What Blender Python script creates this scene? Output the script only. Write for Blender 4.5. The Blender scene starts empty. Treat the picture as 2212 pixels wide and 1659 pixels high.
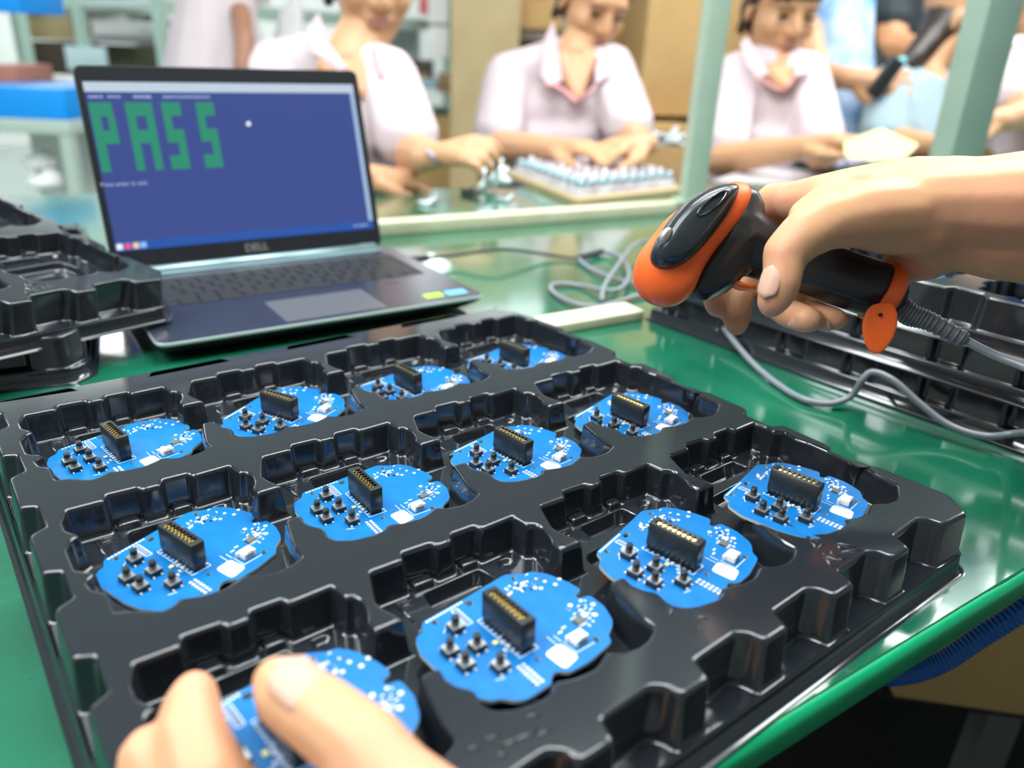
import bpy, bmesh, math, random
from math import sin, cos, pi, sqrt, atan2, radians
from mathutils import Vector, Matrix, noise
from mathutils.geometry import tessellate_polygon

SC = bpy.context.scene
COL = SC.collection
random.seed(7)

# ------------------------------------------------------------------ camera
FPX = 1698.21
CAM = Vector((0, 0, 0.271976))
CR = Vector((0.9989481, 0.0182374, 0.0420720))
CU = Vector((-0.0458547, 0.3973037, 0.9165409))
CF = Vector((0, 0.917506, -0.3977220))
cd = bpy.data.cameras.new('camera')
cam = bpy.data.objects.new('camera', cd)
COL.objects.link(cam)
cam.matrix_world = Matrix((( CR.x, CU.x, -CF.x, CAM.x), (CR.y, CU.y, -CF.y, CAM.y), (CR.z, CU.z, -CF.z, CAM.z), (0, 0, 0, 1)))
cd.sensor_width = 36
cd.sensor_fit = 'HORIZONTAL'
cd.lens = FPX / 2212 * 36
cd.clip_start = 0.01
cd.dof.use_dof = True
cd.dof.focus_distance = 0.48
cd.dof.aperture_fstop = 4.3
SC.camera = cam

# ------------------------------------------------------------------ world, exposure
SC.view_settings.view_transform = 'Standard'
SC.view_settings.look = 'None'
SC.view_settings.gamma = 1
SC.view_settings.use_curve_mapping = False
SC.view_settings.exposure = 0.26
w = bpy.data.worlds.new('world')
SC.world = w
w.use_nodes = True
w.node_tree.nodes['Background'].inputs[0].default_value = (0.80, 0.88, 0.92, 1)
w.node_tree.nodes['Background'].inputs[1].default_value = 0.5

def area_lamp(name, loc, sx, sy, power, col=(1, 0.98, 0.95), rot=(0, 0, 0)):
    l = bpy.data.lights.new(name, 'AREA')
    l.shape = 'RECTANGLE'
    l.size, l.size_y = sx, sy
    l.energy = power
    l.color = col
    o = bpy.data.objects.new(name, l)
    COL.objects.link(o)
    o.location = loc
    o.rotation_euler = rot
    return o

LINE = radians(33)          # direction of the assembly line
E1 = Vector((cos(LINE), sin(LINE), 0))
E2 = Vector((-sin(LINE), cos(LINE), 0))
LAMPS = []
for a in (-2.6, -1.0, 0.6, 2.2, 3.8):
    for b in (0.35, 1.05, 5.9, 7.0):
        LAMPS.append(E1 * a + E2 * b + Vector((0, 0, 1.75)))
for p in LAMPS:
    area_lamp('tube_light', p - Vector((0, 0, 0.012)), 1.20, 0.30, 19.0 if (p.dot(E2)) < 3 else 12.0, (0.95, 0.985, 1.0), (0, 0, LINE))
    area_lamp('added_uplight', p + Vector((0, 0, 0.07)), 1.20, 0.26, 7.5, (0.95, 0.985, 1.0), (pi, 0, LINE))  # added uplight, brightens the ceiling that the trays mirror

# ------------------------------------------------------------------ helpers
def ray(px, py):
    return CF + CR * ((px - 1106) / FPX) - CU * ((py - 829.5) / FPX)
def at(px, py, d):            # point seen at photo pixel, d metres in front of the camera
    return CAM + ray(px, py) * d
def onz(px, py, z=0.0):       # point seen at photo pixel on the height z
    r = ray(px, py)
    return CAM + r * ((z - CAM.z) / r.z)

MATS = {}
def mat(name, col, rough=0.5, metal=0.0, spec=0.5, emit=0, noise_amt=0, noise_scale=20, bump=0, bump_scale=60, col2=None, coat=0, sss=0, alpha=1, trans=0, bump_dist=0.001, coords='Object', screen=False):
    if name in MATS:
        return MATS[name]
    m = bpy.data.materials.new(name)
    m.use_nodes = True
    nt = m.node_tree
    b = nt.nodes['Principled BSDF']
    c4 = (col[0], col[1], col[2], 1)
    b.inputs['Base Color'].default_value = c4
    b.inputs['Roughness'].default_value = rough
    b.inputs['Metallic'].default_value = metal
    b.inputs['Specular IOR Level'].default_value = spec
    b.inputs['Coat Weight'].default_value = coat
    b.inputs['Coat Roughness'].default_value = 0.08
    b.inputs['Alpha'].default_value = alpha
    b.inputs['Transmission Weight'].default_value = trans
    if sss:
        b.inputs['Subsurface Weight'].default_value = sss
        b.inputs['Subsurface Radius'].default_value = (0.010, 0.004, 0.002)
        b.inputs['Subsurface Scale'].default_value = 0.6
    if emit:
        b.inputs['Emission Color'].default_value = c4
        b.inputs['Emission Strength'].default_value = emit
        if screen: b.inputs['Base Color'].default_value = (0.01, 0.01, 0.012, 1)
    tc = nt.nodes.new('ShaderNodeTexCoord')
    if col2 is not None or noise_amt:
        n = nt.nodes.new('ShaderNodeTexNoise')
        n.inputs['Scale'].default_value = noise_scale
        n.inputs['Detail'].default_value = 5
        nt.links.new(tc.outputs[coords], n.inputs['Vector'])
        r = nt.nodes.new('ShaderNodeValToRGB')
        r.color_ramp.elements[0].position = 0.35
        r.color_ramp.elements[1].position = 0.68
        r.color_ramp.elements[0].color = c4
        c2 = col2 if col2 is not None else tuple(min(1, c * (1 + noise_amt)) for c in col)
        r.color_ramp.elements[1].color = (c2[0], c2[1], c2[2], 1)
        nt.links.new(n.outputs['Fac'], r.inputs['Fac'])
        nt.links.new(r.outputs['Color'], b.inputs['Base Color'])
    if bump:
        n2 = nt.nodes.new('ShaderNodeTexNoise')
        n2.inputs['Scale'].default_value = bump_scale
        n2.inputs['Detail'].default_value = 3
        nt.links.new(tc.outputs[coords], n2.inputs['Vector'])
        bp = nt.nodes.new('ShaderNodeBump')
        bp.inputs['Strength'].default_value = bump
        bp.inputs['Distance'].default_value = bump_dist
        nt.links.new(n2.outputs['Fac'], bp.inputs['Height'])
        nt.links.new(bp.outputs['Normal'], b.inputs['Normal'])
    MATS[name] = m
    return m

def link(o, parent=None):
    COL.objects.link(o)
    if parent is not None:
        o.parent = parent
    return o
def tag(o, label=None, cat=None, group=None, kind=None):
    if label: o['label'] = label
    if cat: o['category'] = cat
    if group: o['group'] = group
    if kind: o['kind'] = kind
    return o
def empty(name, M=None, label=None, cat=None, group=None):
    o = bpy.data.objects.new(name, None)
    COL.objects.link(o)
    o.empty_display_size = 0.02
    if M is not None:
        o.matrix_world = M
    return tag(o, label, cat, group)
def copy_tree(o, parent=None):
    c = o.copy()
    COL.objects.link(c)
    c.parent = parent
    for ch in list(o.children):
        copy_tree(ch, c)
    return c

def rot_to(d, up=Vector((0, 0, 1))):      # frame with local Z along d
    d = d.normalized()
    if abs(d.dot(up)) > 0.99: up = Vector((0, 1, 0))
    x = up.cross(d).normalized()
    y = d.cross(x)
    return Matrix(((x.x, y.x, d.x), (x.y, y.y, d.y), (x.z, y.z, d.z)))

class MB:
    def __init__(s):
        s.v = []; s.f = []; s.flat = set()
    def add(s, vs, fs, flat=False):
        n = len(s.v)
        s.v += [Vector(p) for p in vs]
        for f in fs:
            if flat: s.flat.add(len(s.f))
            s.f.append(tuple(i + n for i in f))
        return s
    def box(s, c, size, R=None, bev=0):
        c = Vector(c); hx, hy, hz = size[0] / 2, size[1] / 2, size[2] / 2
        if bev:
            bm = bmesh.new()
            bmesh.ops.create_cube(bm, size=1)
            for v in bm.verts: v.co = Vector((v.co.x * size[0], v.co.y * size[1], v.co.z * size[2]))
            bmesh.ops.bevel(bm, geom=bm.edges[:], offset=bev, segments=2, affect='EDGES', profile=0.6)
            bm.verts.ensure_lookup_table()
            vs = [v.co.copy() for v in bm.verts]; fs = [[v.index for v in f.verts] for f in bm.faces]
            bm.free()
        else:
            vs = [Vector((x * hx, y * hy, z * hz)) for x in (-1, 1) for y in (-1, 1) for z in (-1, 1)]
            fs = [(0, 1, 3, 2), (4, 6, 7, 5), (0, 4, 5, 1), (2, 3, 7, 6), (0, 2, 6, 4), (1, 5, 7, 3)]
        if R is not None: vs = [R @ v for v in vs]
        return s.add([v + c for v in vs], fs, flat=not bev)
    def cyl(s, p0, p1, r0, r1=None, n=16, caps=True, smooth=True):
        p0, p1 = Vector(p0), Vector(p1); r1 = r0 if r1 is None else r1
        R = rot_to(p1 - p0)
        vs = []
        for p, r in ((p0, r0), (p1, r1)):
            for k in range(n):
                a = 2 * pi * k / n
                vs.append(p + R @ Vector((r * cos(a), r * sin(a), 0)))
        s.add(vs, [(k, (k + 1) % n, n + (k + 1) % n, n + k) for k in range(n)], flat=not smooth)
        if caps:
            s.add(vs[:n], [tuple(range(n))[::-1]], True)
            s.add(vs[n:], [tuple(range(n))], True)
        return s
    def tube(s, pts, r, n=10, sub=6, caps=True):
        P = spline(pts, sub) if sub > 1 else [Vector(p) for p in pts]
        rr = r if isinstance(r, (list, tuple)) else [r] * len(P)
        if len(rr) != len(P):
            rr = [rr[min(len(rr) - 1, int(i / (len(P) - 1) * (len(rr) - 1)))] + (rr[min(len(rr) - 1, int(i / (len(P) - 1) * (len(rr) - 1)) + 1)] - rr[min(len(rr) - 1, int(i / (len(P) - 1) * (len(rr) - 1)))]) * ((i / (len(P) - 1) * (len(rr) - 1)) % 1) for i in range(len(P))]
        vs = []; R = None; prev = None
        for i, p in enumerate(P):
            t = (P[min(i + 1, len(P) - 1)] - P[max(i - 1, 0)]).normalized()
            if R is None: R = rot_to(t)
            else:
                ax = prev.cross(t)
                if ax.length > 1e-7:
                    R = Matrix.Rotation(prev.angle(t), 3, ax.normalized()) @ R
            prev = t
            for k in range(n):
                a = 2 * pi * k / n
                vs.append(p + R @ Vector((rr[i] * cos(a), rr[i] * sin(a), 0)))
        fs = [(i * n + k, i * n + (k + 1) % n, (i + 1) * n + (k + 1) % n, (i + 1) * n + k) for i in range(len(P) - 1) for k in range(n)]
        if caps: fs += [tuple(range(n))[::-1], tuple((len(P) - 1) * n + k for k in range(n))]
        return s.add(vs, fs)
    def ell(s, c, r, R=None, nu=16, nv=10):
        c = Vector(c); vs = [Vector((0, 0, r[2]))]
        for j in range(1, nv):
            t = pi * j / nv
            for k in range(nu):
                a = 2 * pi * k / nu
                vs.append(Vector((r[0] * sin(t) * cos(a), r[1] * sin(t) * sin(a), r[2] * cos(t))))
        vs.append(Vector((0, 0, -r[2])))
        if R is not None: vs = [R @ v for v in vs]
        fs = [(0, 1 + k, 1 + (k + 1) % nu) for k in range(nu)]
        for j in range(nv - 2):
            b = 1 + j * nu
            fs += [(b + k, b + nu + k, b + nu + (k + 1) % nu, b + (k + 1) % nu) for k in range(nu)]
        b = 1 + (nv - 2) * nu
        fs += [(b + k, len(vs) - 1, b + (k + 1) % nu) for k in range(nu)]
        return s.add([v + c for v in vs], fs)
    def rings(s, rs, close=True, capA=False, capB=False):
        n = len(rs[0]); vs = [p for r in rs for p in r]
        fs = [(i * n + k, i * n + (k + 1) % n, (i + 1) * n + (k + 1) % n, (i + 1) * n + k) for i in range(len(rs) - 1) for k in range(n if close else n - 1)]
        s.add(vs, fs)
        if capA: s.poly([rs[0]])
        if capB: s.poly([rs[-1]])
        return s
    def poly(s, loops):           # planar face set with holes
        vs = [Vector(p) for l in loops for p in l]
        s.add(vs, [tuple(t) for t in tessellate_polygon([[Vector(p) for p in l] for l in loops])], True)
        return s
    def build(s, name, m, parent=None, world=False, weld=1e-6, smooth=True):
        vs = s.v
        if world and parent is not None:
            inv = parent.matrix_world.inverted()
            vs = [inv @ v for v in vs]
        me = bpy.data.meshes.new(name)
        bm = bmesh.new()
        bv = [bm.verts.new(v) for v in vs]
        for i, f in enumerate(s.f):
            if len(set(f)) < 3: continue
            try:
                fc = bm.faces.new([bv[j] for j in f]); fc.smooth = smooth and i not in s.flat
            except ValueError: pass
        if weld: bmesh.ops.remove_doubles(bm, verts=bm.verts[:], dist=weld)
        bmesh.ops.recalc_face_normals(bm, faces=bm.faces[:])
        bm.to_mesh(me); bm.free()
        me.materials.append(m)
        o = bpy.data.objects.new(name, me)
        return link(o, parent)

def spline(pts, sub=6):
    P = [Vector(p) for p in pts]
    if len(P) < 3: return P
    out = []
    for i in range(len(P) - 1):
        p0 = P[max(i - 1, 0)]; p1 = P[i]; p2 = P[i + 1]; p3 = P[min(i + 2, len(P) - 1)]
        for k in range(sub):
            t = k / sub
            out.append(0.5 * ((2 * p1) + (p2 - p0) * t + (2 * p0 - 5 * p1 + 4 * p2 - p3) * t * t + (3 * p1 - p0 - 3 * p2 + p3) * t ** 3))
    out.append(P[-1])
    return out

def off_poly(P, d):               # miter offset of a closed 2-D polygon, + = to the left of the edges
    n = len(P); out = []
    for i in range(n):
        a, b, c = Vector(P[i - 1]), Vector(P[i]), Vector(P[(i + 1) % n])
        e1 = (b - a).normalized(); e2 = (c - b).normalized()
        n1 = Vector((-e1.y, e1.x)); n2 = Vector((-e2.y, e2.x))
        k = 1 + n1.dot(n2)
        if k < 0.35: k = 0.35
        out.append(b + (n1 + n2) * (d / k))
    return out
def round_poly(P, r, n=4):        # fillet every corner with a quadratic arc, n+1 points each
    P = [Vector(p) for p in P]; m = len(P); out = []
    for i in range(m):
        a, b, c = P[i - 1], P[i], P[(i + 1) % m]
        la = min(r, (a - b).length * 0.47); lc = min(r, (c - b).length * 0.47)
        p0 = b + (a - b).normalized() * la; p2 = b + (c - b).normalized() * lc
        for k in range(n + 1):
            t = k / n
            out.append(p0 * (1 - t) ** 2 + b * 2 * t * (1 - t) + p2 * t * t)
    return out
def z3(P, z): return [Vector((p[0], p[1], z)) for p in P]

def hull_seg(bm, p0, r0, p1, r1, n=10):
    vs = []
    for p, r in ((p0, r0), (p1, r1)):
        for j in range(0, n // 2 + 1):
            t = pi * j / (n // 2)
            for k in range(n if 0 < j < n // 2 else 1):
                a = 2 * pi * k / n
                vs.append(bm.verts.new(Vector(p) + Vector((r * sin(t) * cos(a), r * sin(t) * sin(a), r * cos(t)))))
    ret = bmesh.ops.convex_hull(bm, input=vs)
    junk = [g for g in ret['geom_interior'] if isinstance(g, bmesh.types.BMVert)]
    if junk: bmesh.ops.delete(bm, geom=junk, context='VERTS')
def blob(name, items, m, parent=None, voxel=0.004, smooth=6, cut=None, dent=None):
    """one continuous organic body: chains [(point, radius), ...] and ellipsoids ('E', centre, radii, R) fused into one skin"""
    bm = bmesh.new()
    for it in items:
        if it[0] == 'E':
            mb = MB().ell(it[1], it[2], it[3] if len(it) > 3 else None, 20, 14)
            vs = [bm.verts.new(v) for v in mb.v]
            for f in mb.f: bm.faces.new([vs[i] for i in f])
        else:
            if len(it) == 1: it = [it[0], it[0]]
            for (p0, r0), (p1, r1) in zip(it[:-1], it[1:]):
                hull_seg(bm, p0, r0, p1, r1)
    me = bpy.data.meshes.new(name)
    bmesh.ops.recalc_face_normals(bm, faces=bm.faces[:])
    bm.to_mesh(me); bm.free()
    t = bpy.data.objects.new(name, me)
    COL.objects.link(t)
    r = t.modifiers.new('r', 'REMESH'); r.mode = 'VOXEL'; r.voxel_size = voxel
    sm = t.modifiers.new('s', 'SMOOTH'); sm.iterations = smooth; sm.factor = 0.5
    bpy.context.view_layer.update()
    dg = bpy.context.evaluated_depsgraph_get()
    me2 = bpy.data.meshes.new_from_object(t.evaluated_get(dg))
    bpy.data.objects.remove(t); bpy.data.meshes.remove(me)
    me2.name = name
    if cut: cut(me2)
    if dent: dent(me2)
    if parent is not None:
        me2.transform(parent.matrix_world.inverted())
    me2.polygons.foreach_set('use_smooth', [True] * len(me2.polygons))
    me2.materials.clear(); me2.materials.append(m)
    o = bpy.data.objects.new(name, me2)
    return link(o, parent)

def text_mesh(name, s, size, m, parent, M, ext=0.0002):
    c = bpy.data.curves.new(name, 'FONT'); c.body = s; c.size = size; c.extrude = ext; c.align_x = 'CENTER'; c.align_y = 'CENTER'
    t = bpy.data.objects.new(name, c); COL.objects.link(t)
    bpy.context.view_layer.update()
    me = bpy.data.meshes.new_from_object(t.evaluated_get(bpy.context.evaluated_depsgraph_get()))
    bpy.data.objects.remove(t); bpy.data.curves.remove(c)
    me.transform(M); me.materials.clear(); me.materials.append(m)
    return link(bpy.data.objects.new(name, me), parent)

# ------------------------------------------------------------------ materials
M_GREEN = mat('green_mat_top', (0.006, 0.098, 0.054), 0.13, spec=1.0, coat=0.7, col2=(0.010, 0.145, 0.076), noise_scale=9, bump=0.12, bump_scale=35)
M_GEDGE = mat('green_edge_band', (0.0, 0.42, 0.17), 0.35, noise_amt=0.1)
M_BOARDCORE = mat('chipboard_core', (0.30, 0.20, 0.11), 0.8)
M_WOOD = mat('pale_wood', (0.58, 0.57, 0.38), 0.55, col2=(0.68, 0.67, 0.48), noise_scale=30)
M_TRAY = mat('black_vacuum_formed_plastic', (0.014, 0.017, 0.022), 0.10, spec=0.75, bump=0.06, bump_scale=28, bump_dist=0.0012)
M_PCB = mat('blue_solder_mask', (0.001, 0.125, 0.37), 0.36, spec=0.35, col2=(0.001, 0.150, 0.44), noise_scale=120)
M_PCBEDGE = mat('board_edge_fibreglass', (0.45, 0.45, 0.33), 0.6)
M_BLACKP = mat('matt_black_plastic', (0.012, 0.016, 0.018), 0.38, bump=0.1, bump_scale=600)
M_GOLD = mat('gold_contact', (0.85, 0.55, 0.16), 0.25, metal=1)
M_STEEL = mat('brushed_steel', (0.55, 0.55, 0.52), 0.35, metal=0.9)
M_WHITEP = mat('white_plastic', (0.80, 0.79, 0.74), 0.45)
M_SILK = mat('white_silkscreen', (0.72, 0.80, 0.85), 0.6)
M_SOLDER = mat('solder', (0.80, 0.82, 0.85), 0.3, metal=0.4)
M_DARK = mat('near_black', (0.01, 0.01, 0.011), 0.5)
M_PAPER = mat('label_paper', (0.85, 0.85, 0.87), 0.6)

# ------------------------------------------------------------------ the table
def line_pts(px0, px1, z):
    return onz(*px0, z), onz(*px1, z)
FE0, FE1 = Vector((0.08272, 0.23683, 0)), Vector((0.30808, 0.38988, 0))      # front edge
fd = (FE1 - FE0).normalized(); fn = Vector((-fd.y, fd.x, 0))
FAR0, FAR1 = Vector((-0.90, 1.31, 0)), Vector((1.9, 2.35, 0))
tb = empty('work_table', Matrix.Translation((0, 0.9, -0.75)), 'long work table with glossy green top and bright green edge band', 'table')
def slab(a, b, c, d, z0, z1):
    m = MB(); P = [a, b, c, d]
    m.rings([z3(P, z0), z3(P, z1)], True, True, True)
    m.flat = set(range(len(m.f)))
    return m
A = FE0 - fd * 0.62; B = FE0 + fd * 2.2
Dp = FAR0 + (FAR0 - FAR1).normalized() * 0.25; Cp = FAR1
slab(A, B, Cp, Dp, -0.0185, 0).build('table_top', M_GREEN, tb, True)
core = slab(A + fn * 0.002, B + fn * 0.002, B + fn * 0.006, A + fn * 0.006, -0.0245, -0.0186)
# edge band, slightly ragged at its upper rim
m = MB(); n = 120; r0 = []; r1 = []; r2 = []; r3 = []
for i in range(n + 1):
    p = A + (B - A) * (i / n)
    rag = 0.0012 + 0.0012 * (noise.noise(Vector((i * 0.31, 0, 0))) > 0.18)
    o = -fn * 0.0022
    r0.append(p + Vector((0, 0, -0.0008 - rag))); r1.append(p + o + Vector((0, 0, -0.0011 - rag)))
    r2.append(p + o + Vector((0, 0, -0.0225))); r3.append(p + Vector((0, 0, -0.0225)))
m.rings([r0, r1, r2, r3], close=False)
m.build('edge_band', M_GEDGE, tb, True)
core.build('underframe_rail', M_DARK, tb, True)
for k, (a, b) in enumerate(((-0.45, 0.12), (1.9, 0.12), (-0.3, 1.0), (1.6, 1.25))):
    p = FE0 + fd * a + fn * b
    MB().box(p + Vector((0, 0, -0.385)), (0.05, 0.05, 0.72), Matrix.Rotation(LINE, 3, 'Z')).build('leg', M_DARK, tb, True)
# wooden strips across the table
def batten(name, a, b, wdt, h, label, over=0.0):
    d = (b - a).normalized(); nn = Vector((-d.y, d.x, 0))
    r = empty(name, Matrix.Translation((a + b) / 2), label, 'wooden strip')
    m = MB(); m.box((a + b) / 2 + nn * wdt / 2 + Vector((0, 0, h / 2 + 0.0004)), ((b - a).length, wdt, h), Matrix.Rotation(atan2(d.y, d.x), 3, 'Z'), bev=0.0015)
    m.build('strip_body', M_WOOD, r, True)
    return r
S0, S1 = Vector((0.0518, 0.762, 0)), Vector((0.1404, 0.8188, 0))
sd = (S1 - S0).normalized()
batten('wooden_strip', S0 - sd * 0.018, S1 - sd * 0.0, 0.034, 0.011, 'short pale wooden strip behind the big tray, ending at the stacked trays')
B0, B1 = Vector((-0.2060, 1.1519, 0)), Vector((0.2917, 1.4393, 0))
bd = (B1 - B0).normalized(); bn = Vector((-bd.y, bd.x, 0))
batten('wooden_batten', B0 - bd * 0.25, B1 + bd * 1.6, 0.030, 0.020, 'long pale wooden batten under the green steel posts')

# ------------------------------------------------------------------ blister tray (units: metres, x along a row, y towards the near side, so y points away as -v)
PU, PV = 0.104604, 0.134015
UPPER = [(0, 0), (18, .5), (20, -5), (36, -4), (38, 0), (46.5, 0), (49, -5), (63, -4.5), (65, 0), (85.5, -.5), (87, 10), (90.5, 12), (92, 17), (90, 25), (87, 30), (87.5, 37.5), (101.5, 37.5), (98, 27), (96.8, 20), (99.5, 13)]
LOWER = [(-15, 69.5), (-6, 70), (-7.5, 77), (-6, 82), (-1.5, 88), (-3, 96), (-1, 101), (6, 105), (18, 107), (24, 105.5), (26, 102.5), (35, 106), (45, 107), (52, 104.5), (56, 102.5), (62, 107), (70, 108.5), (76, 107.5), (83.5, 104.2), (83.5, 96), (85, 88)]
def slot_poly(j):
    P = [(-3.2, 10), (-3.2, 19), (1.5, 27), (-3, 30), (-6, 36), (-6, 56), (1.5, 63), (-3.8, 68), (-2.5, 76), (2, 80), (2, 97), (8, 99)]
    left = [(u, v) for u, v in P][::-1]
    up = []
    for i in range(4):
        U = UPPER if i < 3 else UPPER[:10]
        up += [(u + PU * 1000 * i, v) for u, v in U]
    R = 3 * PU * 1000
    right = [(R + 87, 9), (R + 86, 15), (R + 92, 20), (R + 89, 29), (R + 91, 38), (R + 91, 66), (R + 94.5, 74), (R + 90, 84), (R + 89, 100)]
    low = []
    for i in range(3, -1, -1):
        L = list(LOWER)
        if i == 0: L = L[8:]
        if i == 3: L = L[:-3]
        low += [(u + PU * 1000 * i, v) for u, v in L[::-1]]
    P = up + right + low + left
    return [Vector((u, v + PV * 1000 * j)) for u, v in P]
def outer_poly():
    P = []
    x0, x1, y0, y1 = -19.0, 418.0, -33.0, 406.0
    P += [(x0 + 10, y0), ]
    # far edge, left to right
    for k in range(4):
        u = 34 + 104.6 * k
        P += [(u, y0), (u + 3, y0 + 8), (u + 47, y0 + 8), (u + 50, y0)] if u + 50 < 400 else [(u, y0), (u + 3, y0 + 8), (u + 40, y0 + 8)]
    P += [(x1 - 26, y0 + 10), (x1 - 12, y0 + 24)]
    def side(x, xin, vs):
        out = []
        for v in vs: out += [(x, v), (xin, v + 4), (xin, v + 26), (x, v + 30)]
        return out
    vs = [-15 + 66.5 * k for k in range(6)]
    P += side(x1 - 4, x1 - 13, [v for v in vs if v > 0])
    P += [(x1, 392), (x1 - 12, y1 + 2)]
    fr = []
    for k in range(7):
        u = 24 + 53.6 * k
        fr += [(u, y1), (u + 3, y1 - 10), (u + 30, y1 - 11), (u + 35, y1 - 7), (u + 37, y1)]
    P += fr[::-1]
    P += [(x0 + 8, y1), (x0, y1 - 10)]
    P += side(x0, x0 + 8, [v for v in vs])[::-1]
    P += [(x0, y0 + 12)]
    return [Vector(p) for p in P]
def is_ccw(P):
    return sum(P[i - 1].x * P[i].y - P[i].x * P[i - 1].y for i in range(len(P))) > 0

RIDGES = []
def tray_mesh():
    mb = MB()
    OP = outer_poly()
    if not is_ccw(OP): OP = OP[::-1]
    def ring(P, off, r, z):
        return z3(round_poly(off_poly(P, off), max(r, 0.6), 4), z)
    # + offset = inside for ccw outer
    O = [ring(OP, 1.9, 2.8, 40), ring(OP, 1.1, 2.6, 39.85), ring(OP, 0.45, 2.4, 39.4), ring(OP, 0, 2.4, 38.5), ring(OP, -0.3, 2.2, 37), ring(OP, -1.7, 3, 14.5), ring(OP, -2.3, 3, 13.3), ring(OP, -3.4, 3, 13)]
    mb.rings(O)
    # flange and skirt
    sk = [Vector(p) for p in ((-23, -37), (412, -37), (422.5, -26), (422.5, 396), (410, 411), (-14, 411), (-23, 400))]
    if not is_ccw(sk): sk = sk[::-1]
    S = [ring(sk, 1.5, 6, 13), ring(sk, 0.4, 6, 12.6), ring(sk, 0, 6, 11.5), ring(sk, -1, 6, 1.2), ring(sk, -2.5, 6, 0.4), ring(sk, -4.5, 6, 0.2)]
    mb.rings(S)
    mb.poly([S[0], O[-1]])
    slots = [slot_poly(j) for j in range(3)]
    tops = []
    for j, P in enumerate(slots):
        if is_ccw(P): P = P[::-1]          # cw: left of edges = outside of the slot
        prof = [(1.9, 40, 2.4), (1.2, 39.88, 2.2), (0.55, 39.45, 2.0), (0.1, 38.7, 1.8), (-0.2, 37.3, 1.7), (-1.5, 22.0, 1.6), (-1.9, 20.9, 1.6), (-2.6, 20.2, 1.6), (-3.2, 20, 1.5)]
        rs = [ring(P, o, r, z) for o, z, r in prof]
        mb.rings(rs)
        tops.append(rs[0])
        pits = []
        for i in range(4):
            ou, ov = PU * 1000 * i, PV * 1000 * j
            for poly, dz, rad in (([(25, 6), (60, 5.5), (62, 17), (24, 18)], 9, 3), ([(70, 6), (79, 6), (79, 14), (70, 14)], 2.2, 4), ([(8, 28), (70, 24), (76, 48), (60, 92), (18, 88), (6, 60)], 7, 6)):
                Q = [Vector((a + ou, b + ov)) for a, b in poly]
                if is_ccw(Q): Q = Q[::-1]
                pr = [ring(Q, o, rad, z) for o, z in ((0.8, 20), (0.3, 19.8), (0, 19.2), (-1.0, 20 - dz + 0.8), (-1.6, 20 - dz + .1), (-2.4, 20 - dz))]
                mb.rings(pr)
                mb.poly([pr[-1]])
                pits.append(pr[0])
            # moulded steps in the two wall notches
            for a, b in ((22, 34), (51, 61)):
                Q = [Vector((a + ou, -3.0 + ov)), Vector((b + ou, -3.0 + ov)), Vector((b + ou, 3.8 + ov)), Vector((a + ou, 3.8 + ov))]
                if not is_ccw(Q): Q = Q[::-1]
                pr = [ring(Q, o, 1.5, z) for o, z in ((-0.6, 19.9), (0, 20.6), (0.3, 23), (0.9, 23.8), (1.8, 24))]
                mb.rings(pr)
                mb.poly([pr[-1]])
            # bracket shaped ridge on the shelf
            for a, b in (((10, 6), (19, 5.5)), ((10, 6), (11, 22)), ((11.5, 9.5), (17.5, 9))):
                mb.tube([Vector((a[0] + ou, a[1] + ov, 20)), Vector((b[0] + ou, b[1] + ov, 20))], 0.8, 8, 1)
        mb.poly([rs[-1]] + pits)
    mb.poly([O[0]] + tops)
    for pts in RIDGES:
        mb.tube([Vector((a, b, 39.9)) for a, b in pts], 0.75, 8, 1)
    mb.v = [Vector((v.x / 1000, -v.y / 1000, v.z / 1000)) for v in mb.v]
    return mb

TH = 0.672092
TO = Vector((-0.311678, 0.448707, 0))
TU = Vector((cos(TH), sin(TH), 0)); TV = Vector((sin(TH), -cos(TH), 0))
def to_uv(px, py, z=0.04):
    p = onz(px, py, z) - TO
    return (p.dot(TU) * 1000, p.dot(TV) * 1000)
def rid(off, s, segs):
    for sg in segs:
        RIDGES.append([to_uv(off[0] + a / s, off[1] + b / s) for a, b in sg])
rid((1430, 900), 3.16, [[(985, 820), (1105, 850)], [(990, 825), (1060, 905)], [(1105, 850), (1065, 905)], [(1175, 860), (1320, 890)], [(1175, 865), (1225, 910)], [(1225, 925), (1350, 910)], [(1080, 930), (1160, 1025)], [(1085, 935), (1190, 985)], [(1190, 985), (1250, 970)], [(1145, 925), (1165, 925)], [(1145, 937), (1168, 935)]])
rid((1250, 1250), 4.02, [[(795, 320), (800, 275), (860, 265)], [(925, 298), (930, 302)], [(1015, 320), (1120, 355)], [(1045, 420), (1060, 410)], [(1100, 385), (1110, 390)], [(1040, 505), (1050, 510)], [(1035, 560), (1045, 555)], [(985, 530), (990, 532)]])
rid((200, 1150), 2.011, [[(1880, 800), (1940, 795)], [(1825, 838), (1830, 845)], [(1700, 900), (1770, 885)], [(1770, 930), (1880, 885), (1930, 870)], [(1930, 850), (1940, 880), (1990, 855)], [(1620, 940), (1680, 935)], [(1750, 970), (1800, 965)]])
tray0 = tray_mesh().build('component_tray', M_TRAY)
tray0.matrix_world = Matrix.Translation(TO) @ Matrix.Rotation(TH, 4, 'Z')
tag(tray0, 'large glossy black moulded tray in front, holding twelve blue circuit boards', 'tray', 'black moulded trays')

def tray_at(M, label):
    c = tray0.copy(); COL.objects.link(c); c.matrix_world = M
    c['label'] = label
    return c

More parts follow.
